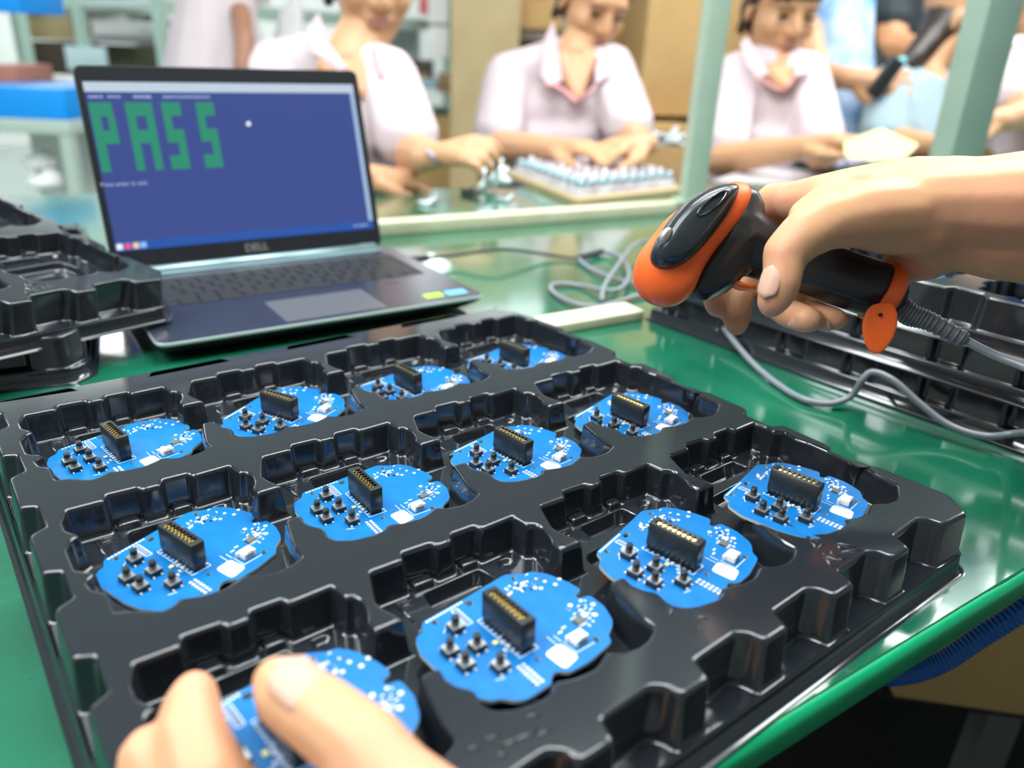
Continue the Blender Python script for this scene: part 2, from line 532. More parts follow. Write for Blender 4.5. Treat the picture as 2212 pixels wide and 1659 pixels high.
# ------------------------------------------------------------------ circuit board
OUTL = [(-33, -29), (-9, -31), (19, -34.3), (24, -31), (27, -29), (31, -28.5), (36, -22.5), (40, -11), (41, -3), (38, -1.6), (35.3, -1), (35.3, 1.4), (38, 2.2), (41.3, 3), (41, 13), (37, 22.5), (33.5, 25.5), (28.5, 28), (26, 32.5), (10, 35.3), (-1, 35), (-4.5, 31.3), (-8, 31.3), (-11.5, 35), (-25, 35.5), (-29, 33.5), (-32.5, 29), (-37, 27.5), (-41.5, 20), (-44.5, 9), (-44.8, -12), (-41.5, -21), (-38.5, -23), (-36, -23.5)]
def board():
    r = empty('circuit_board', None)
    P = round_poly([Vector((a, -b)) for a, b in OUTL], 2.0, 3)
    T = 1.6
    sc = lambda mb: setattr(mb, 'v', [v / 1000 for v in mb.v]) or mb
    holes = []
    for a, b, ra, rb in ((-8.3, -27, 2.6, 1.5), (-28.3, -25.5, 1.5, 1.5), (20.5, -29, 1.4, 1.4), (30.2, -22.3, 0.9, 0.9), (22, 27.2, 1.5, 1.5), (-7, 20.7, 1.2, 1.2), (-18, 31, 0.8, 0.8)):
        holes.append([Vector((a + ra * cos(t * pi / 6), -b + rb * sin(t * pi / 6))) for t in range(12)])
    mb = MB(); mb.poly([z3(P, T)] + [z3(h, T) for h in holes]); mb.poly([z3(P, 0)] + [z3(h, 0) for h in holes])
    sc(mb).build('solder_mask', M_PCB, r)
    mb = MB(); mb.rings([z3(P, 0), z3(P, T)])
    for h in holes: mb.rings([z3(h, 0), z3(h, T)])
    sc(mb).build('board_core', M_PCBEDGE, r)
    # edge connector
    mb = MB()
    cx, cy, cw, cl, H = -7.2, -0.8, 7.6, 29.0, 16.5
    op = [Vector((cx + a * cw / 2, cy + b * cl / 2)) for a, b in ((-1, -1), (1, -1), (1, 1), (-1, 1))]
    ip = [Vector((cx + a * (cw / 2 - 1.15), cy + 0.0 + b * (cl / 2 - 2.6))) for a, b in ((-1, -1), (1, -1), (1, 1), (-1, 1))]
    o0 = z3(round_poly(off_poly(op, 0.5), .5, 2), T); o1 = z3(round_poly(off_poly(op, 0.5), .6, 2), T + 2.6); o2 = z3(round_poly(op, .8, 2), T + 3.0)
    o3 = z3(round_poly(op, .8, 2), T + H - .4); o4 = z3(round_poly(off_poly(op, 0.4), .8, 2), T + H)
    mb.rings([o0, o1, o2, o3, o4]); i0 = z3(round_poly(ip, .4, 2), T + H); i1 = z3(round_poly(ip, .4, 2), T + H - 4)
    mb.rings([i0, i1]); mb.poly([o4, i0]); mb.poly([i1]); mb.poly([o0])
    # ribs between the contacts
    for k in range(9):
        y = cy - (cl / 2 - 3.1) + k * (cl - 6.2) / 8
        mb.box((cx + 1.5, y, T + H - 1.0), (2.2, 0.7, 1.6))
        mb.box((cx - 2.3, y, T + H - 1.0), (0.6, 0.7, 1.6))
    con = sc(mb).build('edge_connector', M_BLACKP, r)
    mb = MB()
    for k in range(8):
        y = cy - (cl / 2 - 3.1) + (k + .5) * (cl - 6.2) / 8
        for sx in (-1, 1):
            mb.box((cx + (-1.45 if sx < 0 else 0.35), y, T + H - (0.7 if sx < 0 else 1.5)), (1.4 if sx < 0 else 0.9, 1.15, 1.4), Matrix.Rotation(-.4, 3, 'Y'))
    sc(mb).build('gold_contacts', M_GOLD, con)
    mb = MB()
    for k in range(9):
        y = cy - (cl / 2 - 2.2) + k * (cl - 4.4) / 8
        for sx in (-1, 1):
            mb.box((cx + sx * (cw / 2 + 0.7), y, T + 0.25), (1.6, 0.8, 0.5))
    sc(mb).build('connector_pins', M_SOLDER, con)
    for a, b in ((-24, -15.5), (-23.5, 0), (-34.4, -4.7), (-34, 6), (-23, 15.5)):
        b = -b
        mb = MB(); mb.box((a, b, T + 1.5), (6.4, 6.4, 3.0), bev=0.25)
        bt = sc(mb).build('push_button', M_BLACKP, r)
        mb = MB(); mb.box((a, b, T + 3.15), (6.0, 6.0, 0.4)); sc(mb).build('button_frame', M_STEEL, bt)
        mb = MB(); mb.cyl((a, b, T + 3.3), (a, b, T + 7.8), 1.9, 1.7, 14); sc(mb).build('button_plunger', M_BLACKP, bt)
        mb = MB()
        for sx in (-1, 1):
            for sy in (-1, 1): mb.box((a + sx * 2.2, b + sy * 3.8, T + 0.4), (0.9, 1.5, 0.8))
        sc(mb).build('button_pins', M_SOLDER, bt)
    # wire socket
    mb = MB(); mb.box((14.5, -23.2, T + 1.9), (7.2, 5.6, 3.8), Matrix.Rotation(0.05, 3, 'Z'), bev=.3); mb.box((14.5, -20.3, T + 1.3), (8.6, 1.6, 2.6)); mb.box((14.5, -24.6, T + 4.0), (3.4, 2.4, 0.7))
    sk = sc(mb).build('wire_socket', M_WHITEP, r)
    mb = MB(); mb.box((14.5, -26.05, T + 1.9), (4.6, 0.2, 2.0)); sc(mb).build('socket_opening', mat('beige_socket_inside', (0.35, 0.30, 0.22), .6), sk)
    # chip
    mb = MB(); mb.box((23.8, -13.8, T + 0.6), (4.6, 4.0, 1.2), Matrix.Rotation(0.1, 3, 'Z')); ch = sc(mb).build('chip', mat('grey_chip', (0.10, 0.11, 0.10), .4), r)
    mb = MB()
    for k in range(5):
        for sy in (-1, 1): mb.box((21.9 + k * 0.95, -13.8 + sy * 2.8, T + .25), (0.45, 1.6, .4))
    sc(mb).build('chip_pins', M_SOLDER, ch)
    # label
    lp = [Vector(p) for p in ((-2.4, -20.2), (7.0, -19.2), (8.2, -30.5), (-1.6, -32.4))]
    mb = MB(); q = round_poly(lp, 2.2, 4); mb.rings([z3(q, T), z3(q, T + .15)]); mb.poly([z3(q, T + .15)])
    sc(mb).build('paper_label', M_PAPER, r)
    mb = MB()
    mb.box((-15.2, -2.2, T + .4), (2.2, 2.2, .8)); sc(mb).build('indicator_led', mat('pale_yellow_led', (0.80, 0.78, 0.35), .3), r)
    # small surface parts and printed marks
    rnd = random.Random(3)
    def scatter(n, c, s, ang, sz):
        for _ in range(n):
            a = rnd.gauss(0, 1) * s[0]; b = rnd.gauss(0, 1) * s[1]
            x = c[0] + a * cos(ang) - b * sin(ang); y = -(c[1] + a * sin(ang) + b * cos(ang))
            t = rnd.choice((0, pi / 2)) + .05
            yield x, y, t, sz * rnd.uniform(.7, 1.3)
    mb = MB(); mk = MB(); mg = MB()
    for i, (x, y, t, z) in enumerate(list(scatter(34, (18, -21.5), (5.5, 1.8), -.15, 1)) + list(scatter(14, (5.5, -25.5), (2.5, 1.8), 0, 1)) + list(scatter(28, (29, 11.5), (3.4, 3.2), 0, 1)) + list(scatter(12, (-13, 7), (2, 3), .3, 1))):
        R = Matrix.Rotation(t, 3, 'Z')
        (mg if i % 5 == 0 else mk).box((x, y, T + .3), (1.0 * z, .6 * z, .6), R)
        if i % 2: mb.box((x, y, T + .12), (1.9 * z, .8 * z, .25), R)
    for x, y, z in ((33, 15, 1.5), (38, -15, 1.2), (28.5, 3, 1.4), (34.8, 3.6, 1.1), (37.5, 9, 1.4), (33.5, -13, 1.3), (31, -18, 1.1), (24, -17, 1.3), (26, -15, 1.2)):
        mb.cyl((x, -y, T), (x, -y, T + .3), z * .85, None, 12)
    for k in range(6):
        for dx in (0, 2.6): mb.cyl((-16.5 + dx, -(20 + k * 2.35), T), (-16.5 + dx, -(20 + k * 2.35), T + .5), 1.0, .8, 10)
    o = sc(mk).build('surface_components', M_WHITEP, r); tag(o, kind='stuff')
    o = sc(mg).build('dark_surface_components', M_DARK, r); tag(o, kind='stuff')
    o = sc(mb).build('solder_pads', M_SOLDER, r); tag(o, kind='stuff')
    mb = MB()
    def ln(x0, y0, x1, y1, wd=.35):
        d = Vector((x1 - x0, -(y1 - y0), 0)); c = Vector(((x0 + x1) / 2, -(y0 + y1) / 2, T + .03))
        mb.box(c, (d.length, wd, .06), Matrix.Rotation(atan2(d.y, d.x), 3, 'Z'))
    for a in ((-12.4, -14.6, -12.4, 15.6), (-12.4, 15.6, -1.8, 15.6), (-1.8, 15.6, -1.8, 13), (-12.4, -14.6, -10, -14.6), (-18, -27.5, -18, -15), (-14.8, -27.2, -14.8, -15), (-18, -27.5, -14.8, -27.2), (-18, -15, -14.8, -15), (9, 19.5, 9, 28), (9, 28, 20, 28), (8.5, 13.8, 8.5, 18.8), (5.6, 12.6, 5.6, 18.8), (-29.5, -17, -25.5, -20), (-28.5, 19.5, -24.5, 21)):
        ln(*a)
    for k in range(11):
        ln(-31.5 + k * 2, -27.9 - k * .18, -30.2 + k * 2, -28.0 - k * .18, 1.0)
    for a, b in ((11, 14), (14.5, 12.5), (-21, -21.5)):
        ln(a, b, a + 2.4, b, .9)
    sc(mb).build('printed_marks', M_SILK, r)
    mb = MB(); mb.box((-16.4, 21.2, T + .04), (2.2, 10.4, .08)); sc(mb).build('grey_code_box', mat('slate_print', (0.16, 0.19, 0.30), .5), r)
    return r
POSES = {'11': (-1.26, -0.31, 0.0, 0.0047, 0.0034, 0.001), '01': (2.26, -8.6, -2.0, -0.3003, -0.0189, -0.0009), '22': (-8.13, 10.76, 9.53, -0.2004, -0.021, -0.0306), '12': (-5.6, 7.27, 7.28, -0.0247, 0.027, 0.005), '32': (-20.0, 17.56, 14.66, -0.1696, 0.0084, -0.0372), '21': (-2.92, 3.85, 1.62, -0.1397, -0.0028, -0.0191), '00': (1.76, -3.44, 1.15, -0.1267, 0.0127, 0.0321), '10': (2.55, -5.93, -0.78, -0.44, -0.0075, 0.0121), '20': (-0.88, 3.73, -0.8, -0.0708, 0.03, 0.0331), '30': (-4.2, 5.98, 0.01, -0.1534, 0.03, -0.0034), '31': (-4.11, 6.94, 2.03, -0.1461, -0.0185, 0.0106), '02': (-5.6, 10.9, 14, -0.078, 0, 0)}
def board_matrix(k, pose):
    i, j = int(k[0]), int(k[1]); du, dv, dz, rz, ta, tb_ = pose
    x = (47 + du) / 1000 + i * PU; y = -((55 + dv) / 1000 + j * PV)
    # local frame: x along the row, y away from the viewer
    return tray0.matrix_world @ Matrix.Translation((x, y, (24 + dz) / 1000 - 0.0016)) @ Matrix.Rotation(-tb_, 4, 'Y') @ Matrix.Rotation(-ta, 4, 'X') @ Matrix.Rotation(-rz, 4, 'Z')
BL = {'00': 'blue circuit board in the far row, leftmost pocket', '10': 'blue circuit board in the far row, second pocket from the left', '20': 'blue circuit board in the far row, third pocket from the left', '30': 'blue circuit board in the far right corner pocket of the big tray',
      '01': 'blue circuit board in the middle row, leftmost pocket, turned slightly', '11': 'blue circuit board in the middle row, second pocket from the left', '21': 'blue circuit board in the middle row, third pocket from the left', '31': 'blue circuit board in the middle row, rightmost pocket',
      '02': 'blurred blue circuit board pinched by the finger and thumb in front', '12': 'blue circuit board in the near row beside the pinched one', '22': 'blue circuit board in the near row, third pocket, left of the moulded triangle mark', '32': 'blue circuit board in the near right corner pocket of the big tray'}
bd0 = board()
first = True
for k in ('12', '22', '32', '01', '11', '21', '31', '00', '10', '20', '30', '02'):
    o = bd0 if first else copy_tree(bd0)
    first = False
    o.matrix_world = board_matrix(k, POSES[k])
    tag(o, BL[k], 'circuit board', 'blue circuit boards in the big tray')

# ------------------------------------------------------------------ other trays
def place(local, world, X, Y):
    X = Vector(X).normalized(); Y = Vector(Y); Y = (Y - X * Y.dot(X)).normalized(); Z = X.cross(Y)
    R = Matrix(((X.x, Y.x, Z.x), (X.y, Y.y, Z.y), (X.z, Y.z, Z.z)))
    M = R.to_4x4(); M.translation = Vector(world) - R @ Vector(local)
    return M
def yawv(deg): a = radians(deg); return (cos(a), sin(a), 0), (-sin(a), cos(a), 0)
X_, Y_ = yawv(25)
tray_at(place((0.427, -0.414, 0), (-0.343, 0.592, 0.0002), X_, Y_), 'empty black moulded tray flat on the table at the left edge, below the tilted one')
tray_at(place((0.427, -0.405, 0), (-0.319, 0.703, 0.0235), (0.075, 0.132, -0.010), (cos(radians(148)), sin(radians(148)), 0.16)), 'empty black moulded tray lying tilted against the left corner of the laptop')
X_, Y_ = yawv(41.2)
STK = []
for k, lab in enumerate(('bottom one of the stacked black moulded trays at the right edge', 'middle one of the stacked black moulded trays at the right edge', 'topmost of the stacked black moulded trays at the right edge, filled with boards')):
    STK.append(tray_at(place((-0.027, 0.040, 0), (0.141 + .001 * k, 0.822, 0.0002 + 0.0345 * k), X_, Y_), lab))
n = 0
SBL = {'00': 'blue circuit board in the stacked tray, far corner pocket under the wrist', '01': 'blue circuit board in the stacked tray, nearest the orange tag', '10': 'blue circuit board in the stacked tray, behind the wrist', '11': 'blue circuit board in the stacked tray, beside the blue plastic bin', '02': 'blue circuit board in the stacked tray at the right picture edge'}
for k in ('00', '01', '10', '11', '02'):
    o = copy_tree(bd0)
    i, j = int(k[0]), int(k[1])
    o.matrix_world = STK[2].matrix_world @ Matrix.Translation((0.047 + i * PU, -(0.055 + j * PV), 0.0225)) @ Matrix.Rotation(0.12 + 0.1 * i, 4, 'Z')
    tag(o, SBL[k], 'circuit board', 'blue circuit boards in the stacked tray')

# ------------------------------------------------------------------ laptop
M_LDARK = mat('laptop_bezel_black', (0.011, 0.012, 0.015), 0.38, spec=.35)
M_LBASE = mat('laptop_grey_aluminium', (0.024, 0.029, 0.043), 0.22, metal=0.2, spec=0.6, noise_amt=0.25, noise_scale=60)
M_LEDGE = mat('laptop_bright_rim', (0.42, 0.50, 0.49), 0.35, metal=0.1)
M_KEY = mat('black_keycap', (0.012, 0.013, 0.015), 0.45)
LY = 0.6065
ML_ = Matrix.Translation((-0.3077, 0.6299, 0.0)) @ Matrix.Rotation(LY, 4, 'Z')
lap = empty('laptop', ML_, 'black and silver laptop showing a blue screen with green block letters', 'laptop')
W_, D_ = 0.335, 0.240
# base: wedge with rounded corners
def rr(x0, y0, x1, y1, r, z, n=5): return z3(round_poly([Vector((x0, y0)), Vector((x1, y0)), Vector((x1, y1)), Vector((x0, y1))], r, n), z)
mb = MB(); mb.rings([rr(0.012, 0.016, W_ - 0.012, D_ - 0.004, .012, 0.0045), rr(0.004, 0.005, W_ - 0.004, D_, .013, 0.011), rr(0.0003, 0.0006, W_ - 0.0003, D_, .013, 0.0165)], True, True)
mb.build('base_underside', M_LDARK, lap)
mb = MB(); mb.rings([rr(0.0003, 0.0006, W_ - .0003, D_, .013, 0.0165), rr(-0.0003, -0.0003, W_ + .0003, D_, .013, 0.018), rr(0.0009, 0.0012, W_ - .0009, D_, .012, 0.0198)])
mb.build('base_rim', M_LEDGE, lap)
KX0, KX1, KY0, KY1 = 0.018, 0.316, 0.104, 0.206
top = rr(0.0009, 0.0012, W_ - .0009, D_, .012, 0.0198); kb = rr(KX0, KY0, KX1, KY1, .003, 0.0198); tp = rr(.118, .010, .224, .080, .002, .0198)
mb = MB(); mb.poly([top, kb, tp]); mb.rings([kb, rr(KX0, KY0, KX1, KY1, .003, 0.0185)]); mb.rings([tp, rr(.118, .010, .224, .080, .002, .0193)])
mb.build('palm_rest', M_LBASE, lap)
mb = MB(); mb.poly([rr(.118, .010, .224, .080, .002, .0194)]); mb.build('touchpad', mat('touchpad_grey', (0.10, 0.105, 0.115), 0.33, metal=0.2), lap)
kw = MB(); kw.poly([rr(KX0, KY0, KX1, KY1, .003, 0.0186)]); kw.build('keyboard_well', mat('keyboard_well_black', (0.006, 0.006, 0.007), .5), lap)
def key(w_, d_):
    mb = MB(); mb.rings([rr(-w_ / 2, -d_ / 2, w_ / 2, d_ / 2, .0012, 0, 2), rr(-w_ / 2, -d_ / 2, w_ / 2, d_ / 2, .0012, .0012, 2), rr(-w_ / 2 + .0004, -d_ / 2 + .0004, w_ / 2 - .0004, d_ / 2 - .0004, .0012, .0015, 2)], True, False, True)
    return mb
rows = [([1] * 15, .62), ([1] * 13 + [2], 1), ([1.5] + [1] * 12 + [1.5], 1), ([1.8] + [1] * 11 + [2.2], 1), ([2.3] + [1] * 10 + [2.7], 1), ([1.2, 1, 1, 1.2, 5, 1.2, 1.2, 1, 1, 1], 1)]
ky = KY1 - .002; total = sum(r[1] for r in rows); uh = (KY1 - KY0 - .004) / total
proto = {}
for ws, h in rows:
    kx = KX0 + .002; uw = (KX1 - KX0 - .004) / sum(ws)
    for a in ws:
        kk = (round(a * uw, 5), round(h * uh, 5))
        if kk not in proto:
            o = key(a * uw - .0022, h * uh - .0022).build('key', M_KEY, lap); proto[kk] = o
        else:
            o = proto[kk].copy(); link(o, lap)
        o.location = (kx + a * uw / 2, ky - h * uh / 2, .0187)
        kx += a * uw
    ky -= h * uh
mb = MB(); mb.box((.283, .024, .0199), (.021, .013, .0003)); mb.build('sticker', mat('lime_sticker', (0.30, 0.70, 0.03), .4, noise_amt=.5, noise_scale=300), lap)['label'] = 'lime green square sticker'
mb = MB(); mb.box((.311, .024, .0199), (.024, .015, .0003)); mb.build('sticker', mat('light_blue_sticker', (0.12, 0.45, 0.80), .4), lap)['label'] = 'light blue sticker'
mb = MB(); mb.box((.262, .085, .0199), (.017, .002, .0003)); mb.build('status_light_slot', M_DARK, lap)
mb = MB(); mb.cyl((.022, .236, .0215), (W_ - .022, .236, .0215), .0055, None, 16); mb.box((W_ / 2, .227, .0203), (W_ - .034, .013, .0015)); mb.build('hinge_bar', mat('teal_grey_metal', (0.28, 0.40, 0.42), .28, metal=.6), lap)
for x0 in (.020, W_ - .022): pass
# lid
T_ = 0.2985; LW, LH = 0.3225, 0.2209
X = Vector((1, 0, 0)); Y = Vector((0, sin(T_), cos(T_))); Z = X.cross(Y)
MLID = Matrix(((X.x, Y.x, Z.x, .0053), (X.y, Y.y, Z.y, .2479), (X.z, Y.z, Z.z, .020), (0, 0, 0, 1)))
lid = MB(); q0 = rr(0, 0, LW, LH, .009, 0); q1 = rr(.001, .001, LW - .001, LH - .001, .009, .0012); q2 = rr(0, 0, LW, LH, .009, -.005); q3 = rr(.003, .003, LW - .003, LH - .003, .008, -.007)
lid.rings([q3, q2, q0, q1], True, True, True); lid.v = [MLID @ v for v in lid.v]
lido = lid.build('screen_lid', M_LDARK, lap)
def EM(name, c, s=1.0, rough=.3): return mat(name, c, rough, emit=s, spec=.4, screen=True)
def sq(nm, s0, s1, t0, t1, m, z=.0014, parent=None, sh=None):
    mb = MB(); P = [Vector((s0 * LW, t0 * LH, z)), Vector((s1 * LW, t0 * LH, z)), Vector((s1 * LW, t1 * LH, z)), Vector((s0 * LW, t1 * LH, z))]
    mb.poly([P]); mb.v = [MLID @ v for v in mb.v]
    return mb.build(nm, m, parent)
def polys(nm, L, m, z, parent):
    mb = MB()
    for P in L: mb.poly([[Vector((a * LW, b * LH, z)) for a, b in P]])
    mb.v = [MLID @ v for v in mb.v]
    return mb.build(nm, m, parent)
def R4(a, b, c, d): return [(a, c), (b, c), (b, d), (a, d)]
scr = sq('display', .021, .974, .104, .921, mat('display_blue', (0.035, 0.060, 0.235), .16, emit=.95, spec=.5, screen=True), .0014, lap)
sq('title_bar', .021, .974, .874, .921, EM('display_white', (0.46, 0.56, 0.66), .95), .0016, scr)
sq('scroll_bar', .957, .974, .150, .874, EM('display_pale', (0.35, 0.50, 0.70), .9), .0016, scr)
sq('task_bar', .021, .974, .104, .150, EM('display_taskbar', (0.01, 0.07, 0.32), 1.0), .0016, scr)
G = EM('display_green', (0.013, 0.21, 0.12), 1.05)
def stripes(L, t0=.49, t1=.824, n=24): return L
polys('block_letter', [R4(.026, .055, .492, .824), R4(.055, .095, .757, .824), R4(.075, .098, .69, .757), R4(.055, .098, .625, .69)], G, .0017, scr)['label'] = 'block letter P'
polys('block_letter', [R4(.136, .163, .492, .824), R4(.163, .222, .757, .824), R4(.196, .222, .492, .757), R4(.163, .196, .625, .69)], G, .0017, scr)['label'] = 'block letter A'
for a, lb in ((.252, 'first block letter S'), (.366, 'second block letter S')):
    polys('block_letter', [R4(a, a + .062, .757, .824), R4(a, a + .026, .69, .757), R4(a, a + .060, .625, .69), R4(a + .034, a + .060, .56, .625), R4(a - .002, a + .060, .492, .56)], G, .0017, scr)['label'] = lb
Wt = EM('display_text', (0.45, 0.52, 0.80), .8)
mb = MB(); rnd = random.Random(5)
def words(s0, s1, t, h=.010):
    s = s0
    while s < s1:
        l = rnd.uniform(.004, .009); mb.add([Vector((a * LW, b * LH, .0017)) for a, b in R4(s, min(s + l, s1), t - h / 2 * rnd.uniform(.6, 1), t + h / 2)], [(0, 1, 2, 3)], True); s += l + .002
words(.03, .075, .85); words(.088, .128, .85); words(.168, .225, .85, .014); words(.262, .42, .85)
words(.888, .905, .127); words(.91, .95, .127)
mb.v = [MLID @ v for v in mb.v]; mb.build('status_text_line', Wt, scr)
text_mesh('prompt_text', 'Press enter to exit.', .0062, Wt, scr, MLID @ Matrix.Translation((.088 * LW, .432 * LH, .0017)))
mb = MB(); mb.cyl((.542 * LW, .712 * LH, .0014), (.542 * LW, .712 * LH, .0019), .0027, None, 14); mb.v = [MLID @ v for v in mb.v]; mb.build('cursor', EM('display_cursor', (.8, .85, .9), 1.0), scr)
for a, c, nm in ((.034, (.8, .9, 1), 'white'), (.060, (.80, .08, .25), 'red'), (.086, (.85, .60, .35), 'cream'), (.110, (.25, .50, .95), 'blue')):
    mb = MB(); mb.box((a * LW, .127 * LH, .0017), (.0062, .0062, .0003), bev=.0001); mb.v = [MLID @ v for v in mb.v]; mb.build('task_icon', EM('icon_' + nm, c, .9), scr)
text_mesh('maker_lettering', 'DELL', .0125, mat('grey_lettering', (.30, .30, .30), .3, metal=.3), lido, MLID @ Matrix.Translation((.495 * LW, .060 * LH, .0014)))
for x0 in (.058, .90):
    mb = MB(); mb.box((x0 * LW + .010, -.001, .001), (.020, .010, .009), bev=.001); mb.v = [MLID @ v for v in mb.v]; mb.build('hinge', mat('hinge_silver', (.45, .55, .58), .3, metal=.6), lap)
# cable plugged into its side
usb = empty('black_cable', Matrix.Translation(onz(905, 556, .01)), 'thin black cable plugged into the laptop and tied to the grey cable', 'cable')
pl = [onz(895, 560, .013), onz(935, 556, .013), onz(985, 551, .012), onz(1040, 543, .018), onz(1080, 539, .020), onz(1120, 541, .016), onz(1170, 548, .008), onz(1215, 555, .004), onz(1245, 559, .004)]
MB().tube(pl, .0021, 10, 6).build('cord', M_BLACKP, usb, True)
MB().tube([pl[0] - (pl[1] - pl[0]) * .3, pl[0], pl[0] + (pl[1] - pl[0]) * .75], .0042, 10, 2).build('plug', M_BLACKP, usb, True)

# ------------------------------------------------------------------ barcode scanner (held in the hand) with its grey cable
M_OR = mat('orange_rubber', (1.0, 0.145, 0.018), 0.42, bump=.05, bump_scale=500)
M_SCBLK = mat('scanner_black_plastic', (0.016, 0.014, 0.014), 0.30, bump=.06, bump_scale=900)
M_SCTOP = mat('scanner_gloss_charcoal', (0.022, 0.027, 0.032), 0.24, spec=.6)
M_GREY = mat('grey_cable', (0.20, 0.22, 0.25), 0.32)
DS = 0.50
scn = empty('barcode_scanner', Matrix.Translation(at(1560, 560, DS)), 'black and orange handheld barcode scanner with grey cable, held in the hand', 'scanner')
def pillow(nm, outline, d, th, m, parent, up=1.0, dn=1.0, dx=0, n=8, r=14, tilt=0.0, power=1.0):
    """rounded solid: its largest cross-section is the outline, bulging th metres towards and away from the viewer"""
    P = round_poly([Vector(p) for p in outline], r, 4)
    c = sum(P, Vector((0, 0))) / len(P)
    rs = []
    for k in range(-n, n + 1):
        t = k / n * pi / 2 * .985
        s = cos(t) ** power; o = sin(t) * th * (up if k > 0 else dn)
        rs.append([at(c.x + (p.x - c.x) * s + dx * k / n, c.y + (p.y - c.y) * s, d + tilt * (p.x - c.x) * s) - CF * o for p in P])
    mb = MB(); mb.rings(rs, True, False, False)
    for R_ in (rs[0], rs[-1]):
        mb.add(list(R_), [tuple(range(len(R_)))])
    return mb.build(nm, m, parent, True)
bump = pillow('orange_bumper', [(1598, 393), (1618, 405), (1622, 425), (1605, 470), (1572, 515), (1535, 556), (1507, 600), (1492, 640), (1462, 662), (1425, 664), (1390, 648), (1368, 612), (1370, 570), (1388, 535), (1405, 515), (1440, 470), (1500, 430), (1570, 396)], DS + .004, .030, M_OR, scn, power=.55, up=.75, dn=1.0, r=22)
pillow('top_shell', [(1596, 398), (1562, 398), (1520, 411), (1478, 438), (1440, 480), (1418, 515), (1403, 548), (1406, 572), (1430, 585), (1464, 580), (1498, 556), (1534, 516), (1570, 468), (1592, 424)], DS - .0145, .018, M_SCTOP, scn, power=.50, up=.9, dn=.5, r=20)
MB().rings([[at(1540 + 44 * cos(t) * .8 + s_ * cos(t), 438 - 24 * cos(t) + 13 * sin(t), DS - .0305 + o_) for t in [i * pi / 14 for i in range(28)]] for s_, o_ in ((3, .0015), (0, -.0010), (-6, -.0010), (-9, .001))], True, False, True).build('inset_lens', mat('lens_dark_gloss', (.02, .03, .035), .08, spec=.8), scn, True)
mb = MB(); mb.ell(at(1436, 511, DS - .0275), (.0035, .0035, .0062), Matrix.Rotation(.45, 3, 'Y')); mb.build('round_badge', M_STEEL, scn, True)
body = blob('scanner_body', [
    [(at(1600, 450, DS + .008), .0155), (at(1585, 520, DS + .006), .0215), (at(1545, 580, DS + .004), .0175), (at(1518, 612, DS + .004), .0120)],
    [(at(1590, 510, DS + .008), .0215), (at(1640, 540, DS + .008), .0195), (at(1700, 560, DS + .008), .0175), (at(1800, 595, DS + .002), .0185), (at(1880, 622, DS), .0190), (at(1898, 628, DS), .0188)]], M_SCBLK, scn, .0016, 8)
pillow('trigger', [(1545, 598), (1575, 600), (1605, 612), (1635, 618), (1632, 628), (1600, 628), (1570, 616), (1545, 606)], DS + .004, .008, M_OR, scn, r=6)
# handle end cap, strap and hanging flap
ax0, ax1 = at(1892, 626, DS), at(1926, 642, DS)
MB().rings([[c_ + rot_to(ax1 - ax0) @ Vector((r_ * cos(t), r_ * sin(t), 0)) for t in [i * pi / 14 for i in range(28)]] for c_, r_ in ((ax0, .0190), (ax0, .0200), (ax0 + (ax1 - ax0) * .6, .0196), (ax1, .0170), (ax1 + (ax1 - ax0) * .1, .013))], True, True, True).build('end_cap', M_OR, scn, True)
fl = pillow('hanging_flap', [(1898, 655), (1925, 652), (1938, 672), (1939, 700), (1930, 730), (1910, 758), (1893, 766), (1875, 757), (1864, 730), (1861, 700), (1870, 672), (1884, 658)], DS - .0235, .0016, M_OR, scn, r=14, power=.3)
mb = MB(); p = at(1901, 680, DS - .0255); mb.cyl(p, p - CF * .0012, .0011, None, 10); mb.build('flap_hole', M_DARK, fl)
fl.children[0].matrix_parent_inverse = (scn.matrix_world).inverted()
# cable with ribbed strain relief
c0, c1, c2 = at(1935, 650, DS), at(2010, 695, DS - .005), at(2085, 735, DS - .01)
mb = MB(); P = spline([c0, at(1965, 680, DS - .002), c1, c2], 8); N_ = len(P)
rs = []
for i, p in enumerate(P):
    t = (P[min(i + 1, N_ - 1)] - P[max(i - 1, 0)]); R_ = rot_to(t); rad = .0075 - .0028 * i / N_
    rs.append([p + R_ @ Vector((rad * cos(a), rad * sin(a), 0)) for a in [k * pi / 8 for k in range(16)]])
mb.rings(rs, True, True, True)
for i in range(26):
    q = .22 + .78 * i / 26; p = P[0] + (P[-1] - P[0]) * q; idx = int(q * (N_ - 1)); p = P[idx] + (P[min(idx + 1, N_ - 1)] - P[idx]) * (q * (N_ - 1) - idx)
    t = (c2 - c1); rad = .0082 - .0028 * q; R_ = rot_to(t)
    if i % 2 == 0: mb.cyl(p - t.normalized() * .0009, p + t.normalized() * .0009, rad, None, 16)
mb.build('strain_relief', mat('dark_grey_rubber', (.13, .13, .145), .45), scn, True)
